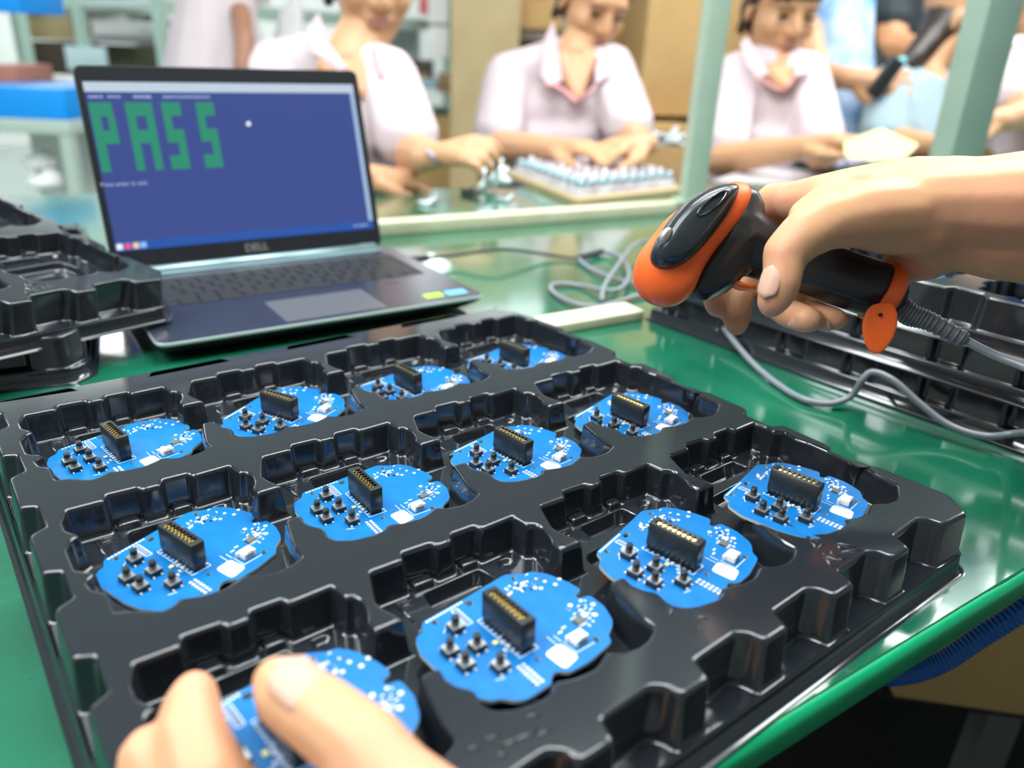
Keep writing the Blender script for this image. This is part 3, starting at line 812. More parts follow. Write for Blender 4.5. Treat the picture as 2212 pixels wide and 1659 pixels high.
cab = [c2, at(2150, 768, .485), at(2212, 792, .475), at(2300, 835, .46), at(2400, 900, .45), at(2400, 950, .46), at(2300, 945, .475), onz(2212, 935, .022), onz(2130, 942, .012), onz(2050, 918, .012), onz(1985, 870, .022), onz(1930, 822, .034), onz(1885, 804, .036), onz(1862, 822, .028), onz(1838, 856, .012), onz(1790, 872, .005), onz(1735, 862, .004), onz(1680, 830, .004), onz(1620, 778, .006), onz(1560, 705, .016), onz(1515, 650, .024), onz(1470, 618, .020), onz(1420, 622, .010), onz(1395, 633, .005),
       onz(1340, 650, .004), onz(1290, 662, .004), onz(1240, 655, .004), onz(1200, 635, .004), onz(1190, 618, .004), onz(1215, 613, .004), onz(1260, 618, .004), onz(1320, 628, .010), onz(1350, 615, .012), onz(1358, 585, .010), onz(1340, 555, .007), onz(1300, 543, .005), onz(1265, 546, .004), onz(1250, 556, .004), onz(1268, 575, .004), onz(1310, 595, .006), onz(1365, 613, .004), onz(1420, 625, .004), onz(1450, 590, .004), onz(1440, 540, .006), onz(1395, 522, .014), onz(1365, 535, .018), onz(1330, 580, .020), onz(1305, 620, .012), onz(1300, 650, .004)]
MB().tube(cab, .0028, 10, 8).build('cable', M_GREY, scn, True)
MB().tube([onz(1250, 556, .006), onz(1275, 549, .0065), onz(1300, 543, .006)], .0042, 10, 3).build('black_tape_wrap', M_BLACKP, scn, True)

# ------------------------------------------------------------------ the room
def struct(name, mb, m, world=None):
    o = mb.build(name, m); o['kind'] = 'structure'; return o
M_FLOOR = mat('floor_grey_green', (0.24, 0.31, 0.28), 0.22, col2=(0.28, 0.35, 0.31), noise_scale=2)
M_WALL = mat('wall_pale', (0.70, 0.72, 0.70), 0.7)
M_CEIL = mat('ceiling_white', (0.80, 0.82, 0.82), 0.8)
FZ = -0.75; CZ = 2.05
def lf(a, b, z=0): return E1 * a + E2 * b + Vector((0, 0, z))
RL = Matrix.Rotation(LINE, 3, 'Z')
a0, a1, b0, b1 = -5.5, 7.0, -2.5, 8.5
struct('floor', MB().box(lf((a0 + a1) / 2, (b0 + b1) / 2, FZ - .05), (a1 - a0, b1 - b0, .1), RL), M_FLOOR)
struct('ceiling', MB().box(lf((a0 + a1) / 2, (b0 + b1) / 2, CZ + .05), (a1 - a0, b1 - b0, .1), RL), M_CEIL)
struct('wall_back', MB().box(lf((a0 + a1) / 2, b1 + .05, (FZ + CZ) / 2), (a1 - a0 + .2, .1, CZ - FZ), RL), M_WALL)
struct('wall_front', MB().box(lf((a0 + a1) / 2, b0 - .05, (FZ + CZ) / 2), (a1 - a0 + .2, .1, CZ - FZ), RL), mat('front_wall_grey', (.25, .26, .27), .8))
struct('wall_left', MB().box(lf(a0 - .05, (b0 + b1) / 2, (FZ + CZ) / 2), (.1, b1 - b0, CZ - FZ), RL), M_WALL)
struct('wall_right', MB().box(lf(a1 + .05, (b0 + b1) / 2, (FZ + CZ) / 2), (.1, b1 - b0, CZ - FZ), RL), M_WALL)
fm = MB().box(lf(.45, -.15, FZ + .004), (3.4, 2.3, .006), RL).build('floor_shade_mat', mat('floor_shade_black', (.008, .009, .009), .7), None)  # added black sheet, stands in for the deep shade on the floor
tag(fm, 'black mat added to darken the floor under the work table', 'mat')
# fluorescent fittings around the lamps
fx0 = None
for p in LAMPS:
    if fx0 is None:
        fx0 = empty('tube_light_fitting', Matrix.Translation((0, 0, 0)))
        MB().box((0, 0, .03), (1.26, .34, .05), None, bev=.008).build('housing', M_WHITEP, fx0)
        for s in (-1, 1): MB().cyl((-.57, s * .07, -.002), (.57, s * .07, -.002), .013, None, 12).build('lamp_tube', mat('lit_tube', (0.93, 0.98, 1.0), .4, emit=10), fx0)
        MB().cyl((-.4, 0, .05), (-.4, 0, CZ - 1.75), .006, None, 8).build('hanging_rod', M_STEEL, fx0)
        MB().cyl((.4, 0, .05), (.4, 0, CZ - 1.75), .006, None, 8).build('hanging_rod', M_STEEL, fx0)
        f = fx0
    else: f = copy_tree(fx0)
    f.matrix_world = Matrix.Translation(p + Vector((0, 0, .01))) @ Matrix.Rotation(LINE, 4, 'Z')
    tag(f, 'white fluorescent tube fitting hanging in rows under the ceiling', 'ceiling light', 'fluorescent fittings')

# ------------------------------------------------------------------ green steel posts
M_POST = mat('pale_green_steel', (0.42, 0.53, 0.43), 0.35, spec=.5, noise_amt=.08, noise_scale=15)
M_POST2 = mat('sea_green_steel', (0.30, 0.41, 0.34), 0.34, spec=.5, noise_amt=.08, noise_scale=15)
def post(px, py, d_or_z, wd, m, label, isz=True, yaw=0.0, dp=None):
    b = onz(px, py, d_or_z)
    r = empty('steel_post', Matrix.Translation(b), label, 'post')
    H = CZ - b.z
    MB().box(b + Vector((0, 0, H / 2)), (wd, dp or wd, H), Matrix.Rotation(yaw, 3, 'Z'), bev=.002).build('upright', m, r, True)
    MB().box(b + Vector((0, 0, .003)), (wd * 1.6, (dp or wd) * 1.1, .005), Matrix.Rotation(yaw, 3, 'Z')).build('foot_plate', m, r, True)
    return r
post(1492, 437, .020, .038, M_POST, 'pale green steel post behind the scanner, standing on the wooden batten', yaw=LINE - .45)
b2 = at(2064, 335, 1.30); bp = Vector((b2.x, b2.y, 0))
q = bp - CAM
r = empty('steel_post', Matrix.Translation(bp), 'wide sea green steel post at the right, behind the reaching forearm', 'post')
MB().box(bp + Vector((0, 0, CZ / 2)), (.060, .052, CZ), Matrix.Rotation(radians(12), 3, 'Z'), bev=.002).build('upright', M_POST2, r, True)
MB().box(bp + Vector((0, 0, .003)), (.10, .08, .005), Matrix.Rotation(radians(12), 3, 'Z')).build('foot_plate', M_POST2, r, True)

# ------------------------------------------------------------------ racks, cartons and clutter at the back
M_CARD = mat('brown_cardboard', (0.50, 0.31, 0.12), 0.75, col2=(0.56, 0.36, 0.15), noise_scale=6)
M_CARD2 = mat('tan_cardboard', (0.42, 0.32, 0.17), 0.75, col2=(0.48, 0.38, 0.21), noise_scale=6)
M_TAPE = mat('brown_tape', (0.45, 0.24, 0.07), 0.25)
M_RACK = mat('rack_green_steel', (0.45, 0.62, 0.53), 0.4)
M_SHELF = mat('rack_shelf_board', (0.60, 0.72, 0.68), 0.4)
def hz(px): return 92.6 + .0459 * (px - 1106)
def rack(p0, p1, dep, zs, label, h=1.3):
    d = (p1 - p0); d.z = 0; L = d.length; d.normalize(); n = Vector((-d.y, d.x, 0))
    R = Matrix.Rotation(atan2(d.y, d.x), 3, 'Z')
    b = Vector((p0.x, p0.y, FZ))
    r = empty('storage_rack', Matrix.Translation(b), label, 'rack', )
    for s in (0, L):
        for t in (0, dep):
            MB().box(b + d * s + n * t + Vector((0, 0, h / 2)), (.035, .035, h), R).build('upright', M_RACK, r, True)
    for z in zs:
        MB().box(b + d * L / 2 + n * dep / 2 + Vector((0, 0, z - FZ)), (L, dep, .03), R).build('shelf', M_SHELF, r, True)
        MB().box(b + d * L / 2 - n * .012 + Vector((0, 0, z - FZ - .012)), (L, .02, .045), R).build('shelf_beam', M_RACK, r, True)
    return r
p0, p1 = at(345, 40, 2.7), at(968, 80, 4.1)
rack(p0, p1, .45, (.345, -.06, -.42), 'pale green steel rack behind the laptop, loaded with small boxes', 1.25)
p2, p3 = at(-260, 20, 2.45), at(398, 40, 2.9)
rack(p2 + Vector((0, .75, 0)), p3 + Vector((-.02, .75, 0)), .45, (.36, -.05), 'pale green steel rack at the far left behind the blue bin', 1.25)
def carton(px0, px1, py0, py1, d, dep, m, name, label, cat, yaw=0.0, group=None, tape=True, drop=None):
    """box whose near face fills the given patch of the photo at distance d"""
    A_ = at(px0, py1, d); B_ = at(px1, py1, d)
    zt = at((px0 + px1) / 2, py0, d).z; zb = (A_.z + B_.z) / 2
    if drop is not None: zb = drop
    w_ = (B_ - A_).length; mid = (A_ + B_) / 2
    R = Matrix.Rotation(yaw, 3, 'Z'); c = Vector((mid.x, mid.y, 0)) + R @ Vector((0, dep / 2, 0))
    r = empty(name, Matrix.Translation((c.x, c.y, zb)), label, cat, group)
    MB().box((c.x, c.y, (zt + zb) / 2), (w_, dep, zt - zb), R, bev=.002).build('body', m, r, True)
    if tape:
        MB().box((c.x, c.y, zt + .0008), (.05, dep, .0012), R).build('packing_tape', M_TAPE, r, True)
        f = R @ Vector((0, -dep / 2 - .0006, 0)); hh = min(.10, (zt - zb) * .4)
        MB().box((c.x + f.x, c.y + f.y, zt - hh / 2), (.05, .0012, hh), R).build('packing_tape', M_TAPE, r, True)
    return r
# stack behind the workers
carton(1375, 1620, -260, 252, 2.75, .5, M_CARD, 'cardboard_box', 'huge orange-brown carton between the second and third women', 'box', .12)
carton(1360, 1620, 268, 420, 2.72, .5, M_CARD, 'cardboard_box', 'lower brown carton under the huge orange-brown one', 'box', .10, drop=FZ)
carton(972, 1112, -200, 330, 3.0, .35, M_CARD2, 'cardboard_box', 'tall narrow tan carton left of the second woman', 'box', .05, drop=FZ, tape=False)
carton(1112, 1215, -40, 62, 2.9, .30, M_CARD, 'cardboard_box', 'small carton behind the second woman\'s shoulder, above the white notice', 'box', .05)
carton(1108, 1352, 64, 420, 3.28, .4, M_CARD2, 'cardboard_box', 'wide tan carton behind the second woman', 'box', .05, drop=FZ, tape=False)
carton(1108, 1352, -220, -42, 3.28, .4, M_CARD2, 'cardboard_box', 'carton at the top of the stack behind the second woman', 'box', .05, tape=False)
r = empty('notice_sheet', Matrix.Translation(at(1145, 66, 2.86)), 'small white notice taped to the tan carton', 'paper')
MB().box(at(1145, 66, 2.95), (.125, .003, .055), Matrix.Rotation(.05, 3, 'Z')).build('sheet', M_PAPER, r, True)
# things on the racks (left to right)
S = [(62, 158, 26, 86, 3.25, M_CARD2, 'cardboard_box', 'flat brown carton at upper left', 'box'),
     (-40, 42, -30, 26, 2.3, mat('bright_blue_plastic', (0.0, 0.28, 0.80), .4), 'plastic_bin', 'bright blue bin cut by the top left picture corner', 'bin'),
     (170, 232, -20, 6, 3.0, M_CARD2, 'cardboard_box', 'low carton on the rack above the brown one', 'box')]
for a, b, c_, d_, dd, m_, nm, lb, ct in S: carton(a, b, c_, d_, dd, .25, m_, nm, lb, ct, tape=False)
WH = mat('bright_white_foam', (0.92, 0.92, 0.92), .6)
carton(64, 140, 4, 24, 3.2, .2, WH, 'foam_block', 'thin white foam block on top of the flat brown carton', 'packing foam', tape=False)
carton(132, 270, 12, 50, 3.35, .2, WH, 'foam_block', 'large white foam block right of the flat brown carton', 'packing foam', tape=False)
carton(200, 310, 45, 78, 3.3, .2, WH, 'foam_block', 'long white foam block stepping down to the right', 'packing foam', tape=False)
carton(342, 384, 20, 44, 3.4, .2, WH, 'foam_block', 'small white foam block between the two rack uprights', 'packing foam', tape=False)
carton(392, 440, 24, 62, 3.4, .2, WH, 'foam_block', 'white foam block just right of the rack uprights', 'packing foam', tape=False)
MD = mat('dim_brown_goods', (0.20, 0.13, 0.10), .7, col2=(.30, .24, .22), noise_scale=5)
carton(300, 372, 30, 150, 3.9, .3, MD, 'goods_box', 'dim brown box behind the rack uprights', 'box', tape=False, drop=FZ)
carton(160, 300, 78, 92, 3.35, .3, mat('lilac_tray', (.62, .58, .68), .5), 'parts_tray', 'long lilac tray on the rear bench at left', 'tray', tape=False)
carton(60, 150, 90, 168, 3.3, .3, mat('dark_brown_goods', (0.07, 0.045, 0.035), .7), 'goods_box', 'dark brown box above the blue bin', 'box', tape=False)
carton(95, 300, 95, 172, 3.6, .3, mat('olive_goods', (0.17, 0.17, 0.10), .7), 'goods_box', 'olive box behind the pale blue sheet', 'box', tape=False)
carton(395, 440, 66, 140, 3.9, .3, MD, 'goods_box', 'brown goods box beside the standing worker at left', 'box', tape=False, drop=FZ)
PB = mat('pale_blue_sheet', (0.55, 0.72, 0.75), .4)
carton(146, 232, 100, 152, 2.9, .02, PB, 'plastic_folder', 'pale blue plastic folder standing behind the laptop', 'folder', tape=False)
for i, (a, b, c_, d_, dd, cc, lb) in enumerate([(905, 945, -6, 30, 3.7, (.75, .16, .20), 'small red box on the rack top shelf'), (765, 860, 10, 42, 3.9, (.72, .76, .74), 'long pale box on the rack top shelf'), (470, 560, -20, 6, 3.1, (.74, .70, .72), 'pale pink box on the rack over the laptop'), (505, 535, -20, 4, 2.95, (.70, .10, .18), 'crimson packet on the rack over the laptop'),
        (770, 900, 62, 140, 4.1, (.50, .53, .58), 'grey machine on the rack middle shelf'), (880, 930, 130, 180, 3.8, (.10, .08, .075), 'dark box on the rack middle shelf'), (868, 920, 160, 190, 3.7, (.50, .38, .20), 'small tan carton in front of the dark box'), (912, 944, 172, 192, 3.6, (.45, .68, .85), 'little light blue cup on the rack shelf'), (945, 985, 158, 200, 3.6, (.42, .27, .15), 'small brown pot at the end of the rack shelf'),
        (935, 962, 236, 252, 3.6, (.05, .09, .07), 'dark green part on the low shelf')]):
    carton(a, b, c_, d_, dd, .15, mat('clutter_%d' % i, cc, .6), 'small_box', lb, 'box', tape=False)
carton(885, 1080, 255, 420, 3.48, .4, M_CARD, 'cardboard_box', 'open brown carton low on the floor between first and second women', 'box', tape=False, drop=FZ)
carton(925, 968, -40, 50, 3.2, .02, WH, 'hanging_card', 'upper white card hanging at the rack end', 'card', tape=False)
carton(925, 968, 58, 122, 3.2, .02, WH, 'hanging_card', 'lower white card hanging at the rack end', 'card', tape=False)
# trolley with the blue bin at left
M_CART = mat('pale_cart_enamel', (0.42, 0.52, 0.46), .4)
tp = at(60, 242, 2.3)
cart = empty('trolley', Matrix.Translation((tp.x, tp.y, FZ)), 'pale green-white trolley under the blue bin at left', 'trolley')
zt = tp.z - .02
c0_ = Vector((tp.x - .28, tp.y + .22, 0))
MB().box(c0_ + Vector((0, 0, zt - .02)), (.80, .46, .04), None, bev=.004).build('trolley_top', M_CART, cart, True)
MB().box(c0_ + Vector((0, 0, zt - .42)), (.78, .44, .03), None, bev=.004).build('lower_shelf', M_CART, cart, True)
for sx in (-1, 1):
    for sy in (-1, 1):
        MB().box(c0_ + Vector((sx * .38, sy * .21, (zt + FZ) / 2)), (.035, .035, zt - FZ - .04)).build('leg', M_CART, cart, True)
bl = carton(-60, 142, 186, 240, 2.3, .3, MATS['bright_blue_plastic'], 'plastic_bin', 'bright blue plastic bin with a green dot on the trolley', 'bin', tape=False, drop=zt + .001)
MB().cyl(at(105, 210, 2.292), at(105, 210, 2.30), .014, None, 20).build('green_dot', mat('green_dot', (0, .75, .25), .5), bl, True)
carton(-30, 40, 140, 182, 2.42, .2, mat('terracotta_box', (0.42, 0.17, 0.11), .6), 'goods_box', 'terracotta box behind the blue bin', 'box', tape=False)
carton(40, 240, 168, 186, 2.64, .20, mat('white_bench_top', (.75, .78, .76), .4), 'side_bench', 'white side bench behind the blue bin', 'bench', tape=False, drop=FZ)
for (a, b, cpy, lb) in ((55, 120, 350, 'crumpled white bag on the trolley shelf'), (60, 135, 392, 'folded white sheet low behind the trolley')):
    q = at((a + b) / 2, cpy, 2.5)
    o = blob('white_bag', [('E', q, (.055, .05, .022)), ('E', q + Vector((.02, 0, .01)), (.03, .04, .03))], WH, None, .006, 2)
    tag(o, lb, 'bag')

# ------------------------------------------------------------------ things on the far half of the table
M_CLEAR = mat('clear_blister_plastic', (0.72, 0.74, 0.78), 0.12, spec=.6, col2=(.50, .42, .47), noise_scale=45, alpha=.82)
ca, cb, cc_ = onz(1088, 380, .0), onz(1248, 446, .0), onz(1480, 418, .0)
ex = (cc_ - cb); ey = (ca - cb)
ex = Vector((ex.x, ex.y, 0)); ey = Vector((ey.x, ey.y, 0))
sh = empty('cardboard_sheet', Matrix.Translation(cb), 'flat cardboard sheet with packed parts on the far bench, beside the steel post', 'cardboard')
mb = MB(); Q = [cb, cb + ex, cb + ex + ey, cb + ey]; mb.rings([z3(Q, .0005), z3(Q, .011)], True, True, True); mb.flat = set(range(len(mb.f)))
mb.build('sheet', M_CARD2, sh, True)
bt = empty('blister_pack', Matrix.Translation(cb + Vector((0, 0, .011))), 'clear blister pack of shiny round parts lying on the cardboard sheet', 'packaging')
mb = MB(); Q2 = [cb + ex * .06 + ey * .08, cb + ex * .97 + ey * .08, cb + ex * .97 + ey * .95, cb + ex * .06 + ey * .95]
mb.rings([z3(Q2, .0115), z3(off_poly([Vector(p[:2]) for p in Q2], .004), .028)], True, True, True); mb.flat = set(range(len(mb.f)))
mb.build('clear_tray', M_CLEAR, bt, True)
M_STUD = mat('bluish_metal_stud', (0.26, 0.38, 0.42), .25, metal=.5)
mb = MB(); mb2 = MB(); rnd = random.Random(2)
for i in range(10):
    for j in range(9):
        q = cb + ex * (.10 + .83 * i / 9) + ey * (.12 + .78 * j / 8)
        q = Vector((q.x, q.y, .033))
        if i == 0 or j == 0: mb.ell(q + Vector((0, 0, -.002)), (.011, .011, .011), None, 10, 6)
        else: mb2.ell(q, (.010 * rnd.uniform(.7, 1.1), .010, .008 * rnd.uniform(.5, 1.6)), None, 8, 6)
tag(mb.build('metal_studs', M_STUD, bt, True), kind='stuff')
tag(mb2.build('packed_parts', mat('milky_parts', (.66, .64, .70), .25, col2=(.33, .26, .30), noise_scale=60), bt, True), kind='stuff')
def crumple(name, c, r, m, label, cat, seed, vox=.003):
    rnd = random.Random(seed); it = []
    for k in range(16):
        a = rnd.uniform(0, 6.28); e = rnd.uniform(.1, 1)
        p = c + Vector((cos(a) * r[0] * e, sin(a) * r[1] * e, rnd.uniform(0, 1) * r[2]))
        it.append([(c + Vector((0, 0, r[2] * .35)), r[2] * .20), (p, r[2] * .10 + .001)])
    return tag(blob(name, it, m, None, vox, 1), label, cat)
M_BAG = mat('thin_white_film', (0.74, 0.84, 0.86), 0.18, spec=.6)
crumple('plastic_bag', onz(1062, 408, .002), (.038, .03, .062), M_BAG, 'crumpled clear-white plastic bag standing beside the fingers', 'bag', 3)
crumple('plastic_bag', onz(1440, 318, .03), (.09, .05, .05), M_BAG, 'crumpled white plastic bag at the hand of the second woman', 'bag', 8)
r = blob('torn_film', [[(onz(905, 436, .004), .003), (onz(925, 440, .004), .006), (onz(945, 425, .008), .004), (onz(940, 410, .022), .0025)]], M_BAG, None, .002, 2)
tag(r, 'small torn piece of white film near the fingers', 'plastic film')
r = blob('black_clip', [[(onz(1000, 412, .006), .006), (onz(1035, 420, .006), .004)], [(onz(1003, 418, .004), .004), (onz(1022, 406, .010), .004)]], M_BLACKP, None, .0015, 2)
tag(r, 'small black plastic part lying next to the crumpled bag', 'part')
r = blob('white_cord_end', [[(onz(1072, 428, .004), .003), (onz(1095, 432, .004), .004), (onz(1108, 420, .005), .003)]], M_BAG, None, .0015, 2)
tag(r, 'curled white strip beside the crumpled bag', 'strip')
# dark tray of parts before the third woman
ta, tb2, tc_ = onz(1650, 348, .0), onz(1800, 385, .0), onz(2010, 362, .0)
ex = Vector((tc_.x - tb2.x, tc_.y - tb2.y, 0)); ey = Vector((ta.x - tb2.x, ta.y - tb2.y, 0))
pt = empty('parts_tray', Matrix.Translation(tb2), 'low black tray of lilac parts before the third woman', 'tray')
mb = MB(); Q = [tb2, tb2 + ex, tb2 + ex + ey, tb2 + ey]; mb.rings([z3(Q, .0005), z3(Q, .022)], True, True, True); mb.flat = set(range(len(mb.f)))
mb.build('tray_body', mat('dark_teal_tray', (.03, .07, .07), .4), pt, True)
mb = MB(); rnd = random.Random(4)
for i in range(110):
    q = tb2 + ex * rnd.uniform(.06, .94) + ey * rnd.uniform(.08, .92); mb.ell((q.x, q.y, .024), (rnd.uniform(.008, .016), .010, rnd.uniform(.005, .010)), Matrix.Rotation(rnd.uniform(0, 3), 3, 'Z'), 8, 5)
tag(mb.build('lilac_parts', mat('lilac_parts', (.55, .50, .62), .3, col2=(.22, .14, .20), noise_scale=50), pt, True), kind='stuff')
# white bench surface paper behind the tray
wp = empty('white_sheet', Matrix.Translation(onz(1990, 345, .002)), 'white sheet flat on the bench behind the black parts tray', 'paper')
mb = MB(); Q = [onz(1540, 392, .002), onz(1780, 402, .002), onz(1900, 372, .002), onz(1650, 350, .002)]; mb.rings([z3(Q, .001), z3(Q, .003)], True, True, True); mb.build('sheet', mat('lilac_grey_film', (.62, .60, .62), .3), wp, True)
wp.matrix_world = Matrix.Translation((0, 0, 0)); 
for c in wp.children: c.location = (0, 0, 0); c.data.transform(Matrix.Translation(onz(1990, 345, .002)))
# blue plastic bin at the right edge, on the stack
bz = STK[2].matrix_world.translation.z + .041
q0, q1, q2, q3 = onz(2150, 618, bz), onz(2300, 640, bz), onz(2380, 560, bz), onz(2215, 545, bz)
bb = empty('blue_bin', Matrix.Translation(q0), 'bright blue plastic bin on the stacked trays at the right edge', 'bin')
mb = MB(); Q = [q0, q1, q2, q3]; P2 = [Vector((p.x, p.y)) for p in Q]
if not is_ccw(P2): P2 = P2[::-1]
mb.rings([z3(round_poly(off_poly(P2, o), .006, 4), bz + z) for o, z in ((.014, 0), (.012, 0.001), (0, .034), (-.004, .036), (-.004, .038), (.001, .038), (.003, .034), (.015, .004))], True, True, True)
mb.build('bin_shell', MATS['bright_blue_plastic'], bb, True)
# under the table: carton and blue coiled hose
h0 = at(1962, 1400, .95)
bx = empty('cardboard_box', Matrix.Translation((h0.x, h0.y, FZ)), 'brown carton in the shadow under the table at lower right', 'box')
R_ = Matrix.Rotation(radians(-8), 3, 'Z')
zb, zt_ = at(1980, 1553, .95).z, at(1980, 1180, .95).z
MB().box(Vector((h0.x, h0.y, 0)) + R_ @ Vector((.25, .20, 0)) + Vector((0, 0, (zb + zt_) / 2)), (.50, .40, zt_ - zb), R_, bev=.003).build('body', M_CARD, bx, True)
sb = empty('low_shelf', Matrix.Translation((h0.x, h0.y, FZ)), 'dark shelf frame under the table carrying the brown carton', 'shelf')
MB().box(Vector((h0.x, h0.y, 0)) + R_ @ Vector((.30, .22, 0)) + Vector((0, 0, zb - .008)), (.62, .42, .014), R_).build('shelf_board', M_DARK, sb, True)
for sx in (.14, .58):
    for sy in (.03, .40): MB().box(Vector((h0.x, h0.y, 0)) + R_ @ Vector((sx, sy, 0)) + Vector((0, 0, (zb - .014 + FZ) / 2)), (.04, .04, zb - .014 - FZ), R_).build('leg', mat('dark_grey_leg', (.12, .12, .11), .4), sb, True)  # legs in one even dark grey
hs = empty('coiled_hose', Matrix.Translation(at(1950, 1440, .60)), 'blue ribbed air hose hanging under the table edge', 'hose')
HP = spline([at(1780, 1415, .64), at(1860, 1448, .63), at(1910, 1460, .62), at(1965, 1455, .61), at(2035, 1430, .60), at(2115, 1378, .59), at(2212, 1316, .58), at(2330, 1230, .57)], 40)
mb = MB(); rs = []
for i, p in enumerate(HP):
    t = HP[min(i + 1, len(HP) - 1)] - HP[max(i - 1, 0)]; R2 = rot_to(t); rad = .0077 + .0005 * sin(i * pi / 2)
    rs.append([p + R2 @ Vector((rad * cos(a), rad * sin(a), 0)) for a in [k * pi / 7 for k in range(14)]])
mb.rings(rs, True, True, True); mb.build('hose_tube', mat('blue_hose', (0.0, 0.10, 0.42), .35), hs, True)

# ------------------------------------------------------------------ people
M_SKIN = mat('skin', (0.63, 0.345, 0.18), 0.46, spec=.35, sss=.2, col2=(0.66, 0.30, 0.185), noise_scale=14, bump=.12, bump_scale=260)
M_SKIN2 = mat('skin_face', (0.58, 0.32, 0.175), 0.45, spec=.35, sss=.2)
M_SKIN3 = mat('skin_tanned', (0.58, 0.28, 0.14), 0.5, spec=.3, sss=.15)
M_NAIL = mat('finger_nail', (0.62, 0.36, 0.27), 0.42, spec=.3)
M_HAIR = mat('black_hair', (0.018, 0.012, 0.010), 0.38, col2=(.05, .032, .025), noise_scale=40)
M_LIP = mat('lips', (0.46, 0.21, 0.17), 0.45)
M_EYE = mat('eye_dark', (0.02, 0.012, 0.01), 0.3)
M_PINK = mat('pale_pink_cotton', (0.60, 0.505, 0.535), 0.85, noise_amt=.08, noise_scale=12, bump=.35, bump_scale=14, bump_dist=.006)
M_COL = mat('pink_collar_cotton', (0.62, 0.455, 0.495), 0.85)
M_PINKD = mat('pink_trim', (0.72, 0.36, 0.40), 0.8)

def head_items(c, yaw, pitch, roll=0.0, s=1.0):
    """head frame: -y' is the back of the head, +y' the face; yaw 0 faces the camera (-Y in the world)"""
    R = Matrix.Rotation(yaw, 3, 'Z') @ Matrix.Rotation(roll, 3, 'Y') @ Matrix.Rotation(pitch, 3, 'X')
    F = lambda x, y, z: Vector(c) + R @ Vector((x * s, -y * s, z * s))     # y forward = towards the camera
    E = lambda x, y, z, a, b, d_: ('E', F(x, y, z), (a * s, b * s, d_ * s), R)
    it = [E(0, -.012, .035, .076, .092, .082), E(0, .020, -.020, .066, .070, .088), E(0, .050, -.085, .032, .030, .026), E(0, .030, -.075, .050, .045, .035),
          E(.036, .056, -.022, .027, .026, .028), E(-.036, .056, -.022, .027, .026, .028), E(0, .072, .030, .050, .016, .022),
          E(.079, -.004, -.008, .008, .016, .028), E(-.079, -.004, -.008, .008, .016, .028),
          [(F(0, .084, .018), .008 * s), (F(0, .102, -.016), .011 * s), (F(0, .100, -.022), .012 * s)],
          [(F(.011, .090, -.024), .009 * s), (F(-.011, .090, -.024), .009 * s)],
          [(F(.018, .080, -.050), .010 * s), (F(-.018, .080, -.050), .010 * s)]]
    return it, F, R
def face_parts(root, F, R, s=1.0, closed=True):
    MB().ell(F(0, .091, -.0475), (.021 * s, .005 * s, .0036 * s), R, 14, 8).build('upper_lip', M_LIP, root, True)
    MB().ell(F(0, .090, -.0555), (.018 * s, .006 * s, .0044 * s), R, 14, 8).build('lower_lip', M_LIP, root, True)
    for sx in (-1, 1):
        MB().ell(F(sx * .032, .0815, .006), (.0155 * s, .004 * s, .0042 * s), R, 12, 8).build('eye', M_EYE, root, True)
        MB().tube([F(sx * .014, .0865, .0245), F(sx * .032, .089, .029), F(sx * .052, .078, .024)], .0018 * s, 6, 3).build('eyebrow', mat('brow', (.12, .07, .05), .7), root, True)
def hand_items(wrist, d, nrm, side=1, curl=.35, s=1.0, spread=.12, thumb_open=.7):
    """wrist point, pointing direction, back-of-hand normal; side=+1: thumb to the d x nrm side"""
    d = Vector(d).normalized(); nrm = Vector(nrm); nrm = (nrm - d * nrm.dot(d)).normalized(); x = d.cross(nrm) * side
    P = lambda a, b, c: Vector(wrist) + (x * a + d * b + nrm * c) * s
    it = [[(P(0, -.02, 0), .026 * s), (P(0, .03, 0), .024 * s), (P(.018, .075, 0), .017 * s)], [(P(0, .02, 0), .024 * s), (P(-.022, .07, -.002), .016 * s)], [(P(.018, .075, 0), .016 * s), (P(-.022, .07, -.002), .015 * s)]]
    for k, (a, L) in enumerate(((.030, .072), (.011, .080), (-.010, .074), (-.029, .058))):
        p = P(a, .080 - .004 * k, 0); ang = 0; dirx = (1.5 - k) * spread * .6; pts = [(p, .0105 * s)]; q = Vector(p)
        for j, f in enumerate((.44, .31, .25)):
            ang += curl * (.7 if j == 0 else 1.1)
            v = (d * cos(ang) - nrm * sin(ang) + x * dirx) * (L * f * s); q = q + v; pts.append((Vector(q), (.0095 - .0009 * j - .0004 * k) * s))
        it.append(pts)
    t0 = P(.020, .012, -.006); t1 = P(.045, .045, -.016); t2 = P(.050 - .01 * (1 - thumb_open), .078, -.026); t3 = P(.044 - .016 * (1 - thumb_open), .100, -.034)
    it.append([(t0, .017 * s), (t1, .0125 * s), (t2, .0105 * s), (t3, .0085 * s)])
    return it
def hair_cap(root, F, R, s=1.0, fringe=False, low=-.06):
    it = [('E', F(0, -.026, .046), (.083 * s, .094 * s, .082 * s), R), ('E', F(0, -.058, -.015), (.074 * s, .052 * s, .070 * s), R)]
    for sx in (-1, 1): it.append([(F(sx * .072, .010, .040), .016 * s), (F(sx * .078, -.012, -.010), .012 * s), (F(sx * .072, -.030, low), .012 * s)])
    if fringe: it += [[(F(-.062, .050, .058), .016 * s), (F(-.02, .078, .058), .015 * s), (F(.03, .078, .062), .015 * s), (F(.062, .048, .060), .016 * s)], [(F(-.060, .058, .045), .010 * s), (F(-.035, .080, .042), .009 * s)], [(F(.0, .06, .10), .03 * s), (F(-.03, .07, .075), .02 * s)]]
    return blob('hair', it, M_HAIR, root, .006 * s, 3)

